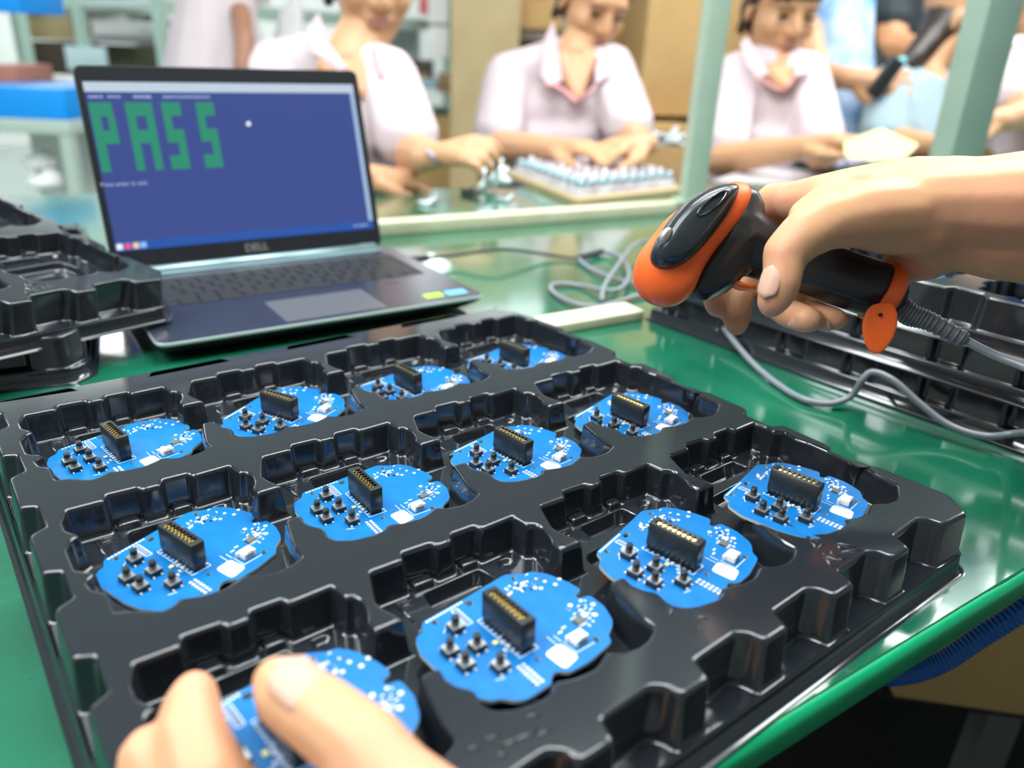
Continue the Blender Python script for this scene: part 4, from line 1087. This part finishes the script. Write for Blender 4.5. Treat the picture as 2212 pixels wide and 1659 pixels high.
def seated_woman(label, base, skin_items, shirt_items, headc, yaw, pitch, roll, hs, collar, group, fringe=False, skin=M_SKIN2):
    r = empty('person', Matrix.Translation(base), label, 'person', group)
    hi, F, R = head_items(headc, yaw, pitch, roll, hs)
    b = blob('body', hi + skin_items, skin, r, .0048, 5)
    face_parts(r, F, R, hs)
    hair_cap(r, F, R, hs, fringe)
    blob('shirt', shirt_items, M_PINK, r, .008, 5)
    return r, F
def lean_arm(sh, el, wr, sleeve=.55):
    pass
def strip(name, pts, wd, m, root, th=.004):
    """cloth band along pts: list of (point, width vector)"""
    mb = MB(); A = []; B_ = []
    rs = []
    for p, wv in pts:
        p = Vector(p); wv = Vector(wv); nn = -CF * th
        rs.append([p, p + wv, p + wv + nn, p + nn])
    mb.rings(rs, True, True, True)
    return mb.build(name, m, root, True)

def chair_under(x, y, label):
    r = empty('stool', Matrix.Translation((x, y, FZ)), label, 'stool', 'workers\' stools')
    MB().cyl((x, y, -.30), (x, y, -.26), .17, .17, 24).build('seat', M_DARK, r, True)
    for sx in (-1, 1):
        for sy in (-1, 1): MB().cyl((x + sx * .11, y + sy * .11, -.30), (x + sx * .15, y + sy * .15, FZ), .012, None, 8).build('leg', M_STEEL, r, True)

def lower_body(cx, cy, z_sh, yawdir, m, r):
    # hips on the stool, thighs towards the bench, calves down
    f = Vector((sin(yawdir), -cos(yawdir), 0)); sd_ = Vector((cos(yawdir), sin(yawdir), 0))
    it = []
    for s in (-1, 1):
        hip = Vector((cx, cy, -.15)) + sd_ * .09 * s; kn = hip + f * .26 + Vector((0, 0, .0)); an = Vector((kn.x, kn.y, FZ + .06)) - f * .03
        it.append([(hip, .095), (kn, .065), (an, .042), (an + f * .12 - Vector((0, 0, .025)), .032)])
    return blob('trousers', it, m, r, .014, 3)
M_TROUS = mat('dark_trousers', (.03, .035, .05), .8)

def woman(label, d, scale_px, head, yaw, pitch, roll, hs, shL, shR, neckb, elL, wrL, fgL, elR, wrR, fgR, curlL=.5, curlR=.5, fringe=False, sleeve=.8, vtip=None, group='seated women in pale pink shirts', chin=None, nL=(0, -.2, 1), nR=(0, -.2, 1), sdL=1, sdR=-1, nd=.03):
    hc = at(head[0], head[1], d)
    sL, sR = shL, shR
    ch = (sL + sR) / 2
    neck0 = hc + Vector((0, .02, -.07)); nb = at(neckb[0], neckb[1], d + nd)
    eL, eR = elL, elR
    skin = [[(neck0, .052 * hs), (nb, .056)], [(nb, .05), (ch + Vector((0, .0, -.03)), .055)]]
    if vtip is not None:
        for sx in (-.033, 0, .033): skin.append([(nb + Vector((sx, -.034, -.012)), .027), (vtip + Vector((0, -.008, 0)), .014)])
    skin += [[(eL, .042), (eL + (wrL - eL) * .5, .036), (wrL, .0255)], [(eR, .042), (eR + (wrR - eR) * .5, .036), (wrR, .0255)]]
    skin += hand_items(wrL, fgL - wrL, nL, sdL, curlL, .98) + hand_items(wrR, fgR - wrR, nR, sdR, curlR, .98)
    hip = Vector((ch.x, ch.y + .06, -.13))
    shirt = [[(sL, .062), (ch + Vector((0, .01, .02)), .070), (sR, .062)], [(sL + (ch - sL) * .35 + Vector((0, .0, -.10)), .095), (sR + (ch - sR) * .35 + Vector((0, .0, -.10)), .095)],
             [(ch + (sL - ch) * .35 + Vector((0, -.01, -.17)), .105), (ch + (sR - ch) * .35 + Vector((0, -.01, -.17)), .105)], [(ch + (sL - ch) * .3 + Vector((0, .02, -.3)), .10), (ch + (sR - ch) * .3 + Vector((0, .02, -.3)), .10)],
             [(hip + (sL - ch) * .3, .12), (hip + (sR - ch) * .3, .12)],
             [(ch + Vector((0, .02, -.3)), .12), (hip, .12)]]
    for s, e in ((sL, eL), (sR, eR)):
        shirt.append([(nb + Vector((0, .055, -.03)), .052), (s, .060)])
        q = s + (e - s) * sleeve
        shirt.append([(s, .064), (s + (q - s) * .5, .066), (q, .067)])
    base = Vector((ch.x, ch.y, FZ))
    r = empty('person', Matrix.Translation(base), label, 'person', group)
    hi, F, R = head_items(hc, yaw, pitch, roll, hs)
    blob('body', hi + skin, M_SKIN2, r, .005, 5)
    face_parts(r, F, R, hs)
    hair_cap(r, F, R, hs, fringe)
    blob('shirt', shirt, M_PINK, r, .009, 4)
    lower_body(ch.x, ch.y + .06, ch.z, 0, M_TROUS, r)
    return r
def collar(r, tips, m=M_PINK, trim=True):
    """each flap: outline as (px, py, d) points, built as a real 4 mm thick piece of cloth"""
    for fl_ in tips:
        P = [at(*p) for p in fl_]
        nn = -CF * .006
        mb = MB(); mb.rings([P, [p + nn for p in P]], True, True, True); mb.flat = set(range(len(mb.f)))
        mb.build('collar_flap', M_COL, r, True)
def trimline(r, pts, rad=.004):
    MB().tube([at(*p) for p in pts], rad, 8, 4).build('collar_trim', M_PINKD, r, True)

# first woman, left, behind the laptop
w1 = woman('woman in pale pink shirt behind the laptop, face cut above the mouth, both hands busy', 1.62, None, (804, -52), .40, .30, .05, 1.12,
      at(598, 150, 1.72), at(838, 168, 1.62), (752, 135), at(600, 400, 1.55), onz(800, 383, .028), onz(955, 392, .012), at(890, 330, 1.55), at(935, 338, 1.42), at(1040, 318, 1.38), curlL=.62, curlR=.75, vtip=at(808, 208, 1.58), nR=(.1, -.6, 1), nd=-.002)
collar(w1, [[(690, 30, 1.60), (668, 60, 1.60), (672, 110, 1.58), (735, 158, 1.565), (752, 150, 1.56), (712, 95, 1.58)], [(806, 92, 1.58), (822, 100, 1.58), (848, 150, 1.56), (822, 166, 1.55), (812, 130, 1.565)]])
trimline(w1, [(806, 94, 1.565), (814, 130, 1.55), (826, 166, 1.535)], .0035)
trimline(w1, [(775, 190, 1.57), (812, 228, 1.56), (828, 190, 1.56)], .0025)
MB().tube([at(922, 325, 1.40), at(934, 336, 1.375), at(940, 352, 1.40)], .0035, 8, 4).build('bracelet', mat('lilac_beads', (.45, .38, .55), .3), w1, True)
# second woman
w2 = woman('woman in pale pink shirt left of the steel post, looking down at the packed parts', 1.98, None, (1284, 4), .42, .50, .10, 1.06,
      at(1098, 168, 2.03), at(1318, 150, 2.02), (1240, 120), at(1072, 318, 1.96), at(1205, 322, 1.74), at(1300, 318, 1.66), at(1366, 300, 1.92), at(1385, 312, 1.72), at(1300, 320, 1.66), curlL=.25, curlR=.35, vtip=at(1247, 208, 1.945), nd=.01)
collar(w2, [[(1196, 48, 1.96), (1178, 80, 1.96), (1168, 165, 1.935), (1188, 185, 1.925), (1215, 175, 1.925), (1206, 110, 1.94)], [(1296, 110, 1.95), (1312, 120, 1.95), (1318, 165, 1.93), (1286, 183, 1.925), (1286, 150, 1.93)]])
trimline(w2, [(1176, 183, 1.92), (1205, 188, 1.92), (1246, 222, 1.925)], .0055)
trimline(w2, [(1246, 222, 1.925), (1288, 186, 1.92)], .003)
# third woman
w3 = woman('smiling woman with dark fringe in pale pink shirt, holding a pale yellow sheet', 2.02, None, (1689, 21), .18, .30, .03, 1.10,
      at(1592, 165, 2.08), at(1738, 165, 2.04), (1682, 148), at(1556, 345, 1.98), at(1740, 318, 1.80), at(1825, 298, 1.74), at(1775, 335, 1.98), at(1800, 318, 1.80), at(1840, 310, 1.74), curlL=.35, curlR=.35, fringe=True, vtip=at(1690, 184, 1.955), nd=.022)
collar(w3, [[(1612, 80, 1.985), (1598, 95, 1.985), (1608, 140, 1.965), (1636, 168, 1.95), (1660, 160, 1.945), (1634, 115, 1.96)], [(1738, 118, 1.98), (1752, 125, 1.98), (1742, 160, 1.955), (1716, 166, 1.945), (1716, 140, 1.955)]])
trimline(w3, [(1636, 168, 1.94), (1690, 195, 1.945), (1718, 160, 1.94)], .0035)
ys = [(1822, 308), (1860, 292), (1903, 277), (1984, 312), (1965, 332), (1947, 349), (1880, 348), (1826, 341)]
r = empty('yellow_sheet', Matrix.Translation(at(1900, 315, 1.72)), 'pale yellow sheet held by the third woman', 'paper')
P = [at(a, b, 1.70 + (b - 277) * -.0010) for a, b in ys]
mb = MB(); mb.rings([P, [p - CF * .002 for p in P]], True, True, True); mb.flat = set(range(len(mb.f)))
mb.build('sheet', mat('pale_yellow_paper', (.60, .59, .27), .6), r, True)

# standing people behind
def simple_person(label, cloth_items, skin_items, m_cloth, base, hair_items=None, skin=M_SKIN2, head=None, extra=None, cname='shirt'):
    r = empty('person', Matrix.Translation(base), label, 'person')
    sk = list(skin_items)
    if head:
        hi, F, R = head_items(*head); sk += hi
    blob('body', sk, skin, r, .006, 4)
    blob(cname, cloth_items, m_cloth, r, .010, 3)
    if head: face_parts(r, F, R, head[4] if len(head) > 4 else 1)
    if hair_items: blob('hair', hair_items, M_HAIR, r, .008, 3)
    return r
M_TIE = mat('blue_white_print', (0.58, 0.66, 0.72), .8, col2=(0.08, 0.27, 0.60), noise_scale=9)
d = 2.45
top = at(1800, -260, d); 
pw = simple_person('person standing in a blue and white print dress, holding a dark handset', [[(at(1800, -60, d), .13), (at(1800, 120, d), .12), (at(1800, 270, d), .13), (at(1800, 560, d), .16)], [(at(1760, -80, d), .09), (at(1770, 20, d - .05), .07)], [(at(1840, -80, d), .09), (at(1828, 60, d), .06)]],
    [[(at(1800, -110, d), .05), (at(1800, -60, d), .06)], [(at(1745, 60, d - .06), .045), (at(1758, 160, d - .12), .040), (at(1850, 172, d - .22), .030)], [(at(1790, 500, d), .09), (Vector((at(1790, 500, d).x, at(1790, 500, d).y, FZ + .05)), .05)]] + hand_items(at(1850, 172, d - .22), at(1925, 180, d - .26) - at(1850, 172, d - .22), (0, -1, .5), 1, .45, 1.25), M_TIE, Vector((at(1800, 200, d).x, at(1800, 200, d).y, FZ)), head=(at(1800, -190, d), .2, .2, 0.0, 1.0), hair_items=[('E', at(1800, -215, d + .02), (.095, .10, .10))], cname='dress')
hd = empty('handset', Matrix.Translation(at(1912, 165, d - .30)), 'dark handset in the standing person\'s hand', 'handset')
MB().box(at(1912, 168, d - .30), (.040, .022, .11), Matrix.Rotation(.5, 3, 'Y'), bev=.004).build('handset_body', M_BLACKP, hd, True)
gb = empty('shoulder_bag', Matrix.Translation(at(1822, 190, d - .03)), 'small dark grey bag hanging behind the handset hand', 'bag')
MB().box(at(1835, 190, d - .02), (.085, .05, .065), None, bev=.01).build('bag_body', mat('grey_bag', (.16, .16, .20), .6), gb, True)
d = 2.75
M_BT = mat('black_cotton', (.018, .028, .036), .75)
pb = simple_person('person standing in a black T-shirt with a bent bare forearm', [[(at(1960, -40, d), .17), (at(1975, 60, d), .14)], [(at(1905, -40, d), .10), (at(1915, 45, d - .06), .085)], [(at(2040, -60, d), .10), (at(2050, 40, d - .05), .075)], [(at(1975, 60, d), .14), (at(1975, 100, d), .10)]],
    [[(at(1915, 40, d - .06), .062), (at(1920, 110, d - .08), .070), (at(1985, 115, d - .16), .050), (at(2030, 108, d - .2), .030)], [(at(1975, -140, d), .055), (at(1975, -60, d), .06)]] + hand_items(at(2030, 108, d - .2), (1, .1, -.1), (0, -1, .3), 1, .4, 1.0), M_BT, Vector((at(1960, 100, d).x, at(1960, 100, d).y, FZ)), skin=M_SKIN3, head=(at(1975, -220, d), .1, .2, 0.0, 1.0), hair_items=[('E', at(1975, -245, d + .02), (.095, .10, .10))])
dd_ = 2.72
blob('trousers', [[(at(1900, 110, dd_), .10), (at(1868, 180, dd_ - .02), .085), (at(1850, 330, dd_ - .05), .075), (Vector((at(1850, 330, dd_).x, at(1850, 330, dd_).y, FZ + .05)), .06)], [(at(1990, 110, dd_ + .05), .10), (at(2000, 330, dd_), .08), (Vector((at(2000, 330, dd_).x, at(2000, 330, dd_).y, FZ + .05)), .06)]], mat('black_trousers', (.012, .016, .02), .7), pb, .012, 3)
# seated person in light blue, seen from the side
d = 2.30
M_LB = mat('light_blue_cotton', (0.29, 0.385, 0.43), .8, bump=.35, bump_scale=14, bump_dist=.006, noise_amt=.15, noise_scale=8)
ps = simple_person('person in a light blue shirt seated in profile, with a long black ponytail', [[(at(1940, 190, d + .02), .075), (at(2000, 200, d + .03), .08), (at(2040, 215, d - .02), .06)], [(at(1960, 250, d), .13), (at(1990, 330, d), .14), (at(1985, 520, d + .05), .17)], [(at(1925, 190, d - .05), .070), (at(1912, 290, d - .08), .078)]],
    [[(at(2035, 95, d), .050), (at(2000, 160, d + .01), .052), (at(2015, 205, d - .04), .05)], [(at(1925, 300, d - .09), .042), (at(1990, 315, d - .22), .036), (at(2050, 318, d - .34), .026)]] + hand_items(at(2050, 318, d - .34), (1, -.25, -.05), (0, -.2, 1), 1, .4, 1.0), M_LB, Vector((at(1985, 300, d).x, at(1985, 300, d).y, FZ)), head=(at(2068, 42, d), 1.15, .35, 0.0, 1.1), hair_items=[('E', at(2078, 2, d + .03), (.105, .11, .09)), [(at(2055, 30, d), .075), (at(2015, 80, d - .02), .045), (at(1975, 125, d - .04), .034), (at(1942, 150, d - .05), .014)]])
MB().tube([at(1950, 130, d - .08), at(1938, 142, d - .10), at(1946, 158, d - .08)], .012, 8, 4).build('teal_hair_tie', mat('teal_band', (.2, .55, .6), .5), ps, True)
lower_body(at(1985, 520, d).x, at(1985, 520, d).y, 0, .9, M_TROUS, ps)
# person cut by the right edge
d = 2.10
pr = simple_person('person in a pink shirt cut by the right picture edge, forearm raised', [[(at(2190, 165, d), .07), (at(2250, 150, d), .08), (at(2330, 160, d), .07)], [(at(2240, 210, d), .11), (at(2250, 300, d), .13), (at(2250, 520, d + .05), .15)], [(at(2190, 165, d), .07), (at(2178, 205, d - .06), .066)]],
    [[(at(2250, 60, d), .05), (at(2250, 130, d), .055)], [(at(2195, 225, d - .08), .045), (at(2230, 245, d - .14), .040), (at(2150, 262, d - .26), .028)]] + hand_items(at(2150, 262, d - .26), (-1, -.1, -.1), (0, -.5, 1), -1, .5, 1.0), M_PINK, Vector((at(2250, 300, d).x, at(2250, 300, d).y, FZ)), head=(at(2262, 20, d), -.2, .35, 0.0, 1.05), hair_items=[('E', at(2262, -5, d + .03), (.10, .105, .10))])
cp = at(2196, 98, d - .03)
tag(blob('white_cap_strap', [[(at(2180, 100, d), .012), (at(2200, 88, d), .014), (at(2230, 80, d), .014)]], WH, None, .004, 2), 'white band beside the neck of the person at the right edge', 'strap')
lower_body(at(2250, 520, d).x, at(2250, 520, d).y, 0, 0, M_TROUS, pr)
# blurred worker far left
d = 2.55
M_LIL = mat('washed_lilac_cotton', (.58, .50, .52), .8)
pf = simple_person('distant worker in a washed lilac top standing behind the laptop', [[(at(445, 10, d), .09), (at(448, 90, d), .12), (at(448, 220, d), .15)], [(at(500, 20, d), .08), (at(505, 100, d), .10), (at(505, 220, d), .12)], [(at(420, 0, d), .06), (at(520, 0, d), .06)]],
    [[(at(520, 30, d - .08), .036), (at(528, 80, d - .14), .032), (at(524, 150, d - .16), .024)], [(at(470, -60, d), .05), (at(470, -20, d), .05)]] + hand_items(at(524, 150, d - .16), (0, -.2, -1), (0, -1, 0), 1, .4), M_LIL, Vector((at(470, 100, d).x, at(470, 100, d).y, FZ)), skin=mat('skin_brown', (.36, .17, .11), .5), head=(at(470, -130, d), 0, .2, 0.0, 1.0), hair_items=[('E', at(470, -155, d + .02), (.095, .10, .10))])
blob('trousers', [[(at(450, 220, d), .13), (Vector((at(450, 220, d).x, at(450, 220, d).y, FZ + .05)), .07)], [(at(505, 220, d), .12), (Vector((at(505, 220, d).x, at(505, 220, d).y, FZ + .05)), .07)]], M_TROUS, pf, .014, 3)
pg = empty('white_coat', Matrix.Translation(at(560, 90, 2.6)), 'white overall hanging behind the first woman\'s shoulder', 'clothing')
blob('overall', [[(at(618, 30, 2.75), .03), (at(618, 110, 2.75), .045), (at(618, 260, 2.75), .05)], [(at(638, 20, 2.75), .03), (at(640, 110, 2.75), .04)], [(at(628, 8, 2.75), .012), (at(628, -70, 2.75), .008)]], mat('washed_white_cotton', (.62, .60, .62), .8), pg, .01, 3)

# ------------------------------------------------------------------ the hand with the scanner
H = lambda px, py, d_, r_: (at(px, py, d_), r_)
hand = empty('person', Matrix.Translation(at(2120, 450, .46)), 'bare forearm and hand reaching in from the right, gripping the orange and black scanner', 'person')
it = [
    # forearm and wrist
    [H(2420, 455, .46, .041), H(2300, 452, .465, .038), H(2200, 450, .468, .0345), H(2110, 448, .47, .0305), H(2040, 444, .472, .0290)],
    [H(2400, 505, .475, .036), H(2300, 504, .475, .034), H(2160, 501, .478, .030), H(2060, 494, .48, .0245), H(1980, 490, .482, .022)],
    [H(2300, 440, .455, .030), H(2180, 440, .457, .027), H(2080, 440, .460, .024), H(1980, 440, .462, .022)],
    # back of the hand
    [H(2060, 436, .472, .0275), H(1960, 432, .478, .0265), H(1860, 434, .485, .0225), H(1775, 432, .492, .0165), H(1712, 436, .508, .0130)],
    [H(1960, 440, .490, .0270), H(1860, 440, .505, .0240), H(1790, 432, .515, .0160), H(1735, 432, .525, .0140)],
    [H(2000, 480, .468, .0215), H(1910, 480, .462, .0195), H(1840, 478, .458, .0150)],
    # heel of the hand, little finger side
    [H(2060, 500, .49, .0215), H(2000, 545, .497, .0185), H(1950, 572, .502, .0125)],
    # thumb
    [H(1960, 455, .462, .0215), H(1860, 462, .452, .0200), H(1785, 478, .444, .0165), H(1735, 508, .441, .0145), H(1694, 548, .441, .0128)],
    [H(1696, 548, .441, .0126), H(1692, 585, .4405, .0118), H(1686, 615, .4405, .0116), H(1672, 645, .442, .0102), H(1664, 664, .445, .0070)],
    # web between thumb and fingers
    [H(1800, 440, .470, .0150), H(1740, 470, .455, .0110)],
]
fing = [
    # index finger along the far side, tip under the head
    [H(1712, 432, .520, .0130), H(1668, 432, .538, .0118), H(1600, 500, .558, .0106), H(1556, 590, .552, .0100), H(1545, 640, .545, .0096), H(1547, 662, .543, .0082)],
    # middle finger
    [H(1740, 440, .530, .0130), H(1690, 470, .555, .0115), H(1625, 570, .560, .0106), H(1600, 640, .548, .0102), H(1592, 688, .540, .0098), H(1590, 702, .539, .0082)],
    # ring finger, curled under the handle
    [H(1790, 440, .530, .0130), H(1745, 500, .560, .0115), H(1690, 600, .560, .0108), H(1672, 652, .535, .0105), H(1705, 678, .512, .0100), H(1742, 690, .500, .0094), H(1756, 692, .497, .0074)],
    # little finger
    [H(1850, 450, .520, .0125), H(1810, 520, .560, .0108), H(1755, 610, .562, .0098), H(1738, 660, .535, .0094), H(1770, 682, .512, .0088), H(1802, 689, .502, .0082), H(1812, 690, .500, .0068)],
]
def creases(me):
    pass
blob('body', it + fing, M_SKIN, hand, .0019, 20)
def nail(c, u, v, n, su, sv, parent, m=M_NAIL):
    """slightly curved plate: centre, long axis u, cross axis v, outward normal n"""
    c, u, v, n = Vector(c), Vector(u).normalized(), Vector(v).normalized(), Vector(n).normalized()
    rs = []; K = 10
    for k in range(7):
        t = k / 6; ring_ = []
        hw = sv * (sqrt(max(0, 1 - (2 * t - 1) ** 4)) * .97 + .03)
        for j in range(K + 1):
            s_ = -1 + 2 * j / K
            ring_.append(c + u * (su * (2 * t - 1)) + v * (hw * s_) - n * (sv * .42 * (s_ * hw / sv) ** 2) - n * (su * .10 * (2 * t - 1) ** 2))
        rs.append(ring_)
    mb = MB(); mb.rings(rs, close=False)
    low = [[p - n * .0010 for p in r_] for r_ in rs]
    mb.rings(low, close=False)
    for A_, B_ in ((rs[0], low[0]), (rs[-1], low[-1])): mb.rings([A_, B_], close=False)
    mb.rings([[r_[0] for r_ in rs], [r_[0] for r_ in low]], close=False); mb.rings([[r_[-1] for r_ in rs], [r_[-1] for r_ in low]], close=False)
    return mb.build('finger_nail', m, parent, True)
tu = at(1656, 655, .441) - at(1672, 600, .4405)
nn_ = (-CF * .72 - CR * .70 + CU * .05).normalized()
nail(at(1677, 613, .4405) + nn_ * .0108, tu, tu.cross(nn_), nn_, .0098, .0062, hand)
for px, py, dd2, L2 in ((1720, 688, .504, .0052), (1780, 690, .504, .0046)):
    u_ = at(px + 30, py + 8, dd2 - .004) - at(px, py, dd2); n2 = (CU * -.75 - CF * .65 ).normalized(); n2 = (n2 - u_.normalized() * n2.dot(u_.normalized())).normalized()
    nail(at(px + 8, py, dd2) + n2 * .0088, u_, u_.cross(n2), n2, L2, .0048, hand)

# ------------------------------------------------------------------ finger and thumb pinching the nearest board
hand2 = empty('person', Matrix.Translation(at(700, 1650, .26)), 'blurred bare hand in front, pinching a blue board between thumb and forefinger', 'person')
it = [
    [H(600, 1474, .270, .0092), H(630, 1505, .266, .0122), H(698, 1548, .258, .0134), H(782, 1612, .250, .0140), H(830, 1690, .245, .0158), H(920, 1800, .24, .021), H(980, 1950, .25, .026)],
    [H(420, 1498, .278, .0082), H(414, 1530, .276, .0105), H(412, 1590, .270, .0125), H(440, 1680, .262, .0140), H(500, 1800, .26, .018), H(700, 1960, .25, .030), H(900, 2000, .25, .032)],
    [H(330, 1640, .270, .0120), H(360, 1720, .265, .0130), H(470, 1830, .262, .017), H(650, 1960, .255, .026)],
    [H(300, 1760, .275, .0115), H(420, 1880, .268, .016), H(640, 1990, .26, .024)],
    [H(330, 1840, .285, .0100), H(450, 1950, .275, .014), H(640, 2040, .27, .022)],
    [H(850, 2000, .25, .034), H(1000, 2300, .25, .036), H(1100, 2700, .25, .040)],
]
blob('body', it, M_SKIN, hand2, .0016, 8)
tu = at(600, 1465, .268) - at(700, 1560, .257)
nn_ = (-CF * .62 + CU * .60 + CR * .42).normalized(); nn_ = (nn_ - tu.normalized() * nn_.dot(tu.normalized())).normalized()
nail(at(650, 1515, .2625) + nn_ * .0128, tu, tu.cross(nn_), nn_, .0120, .0088, hand2)
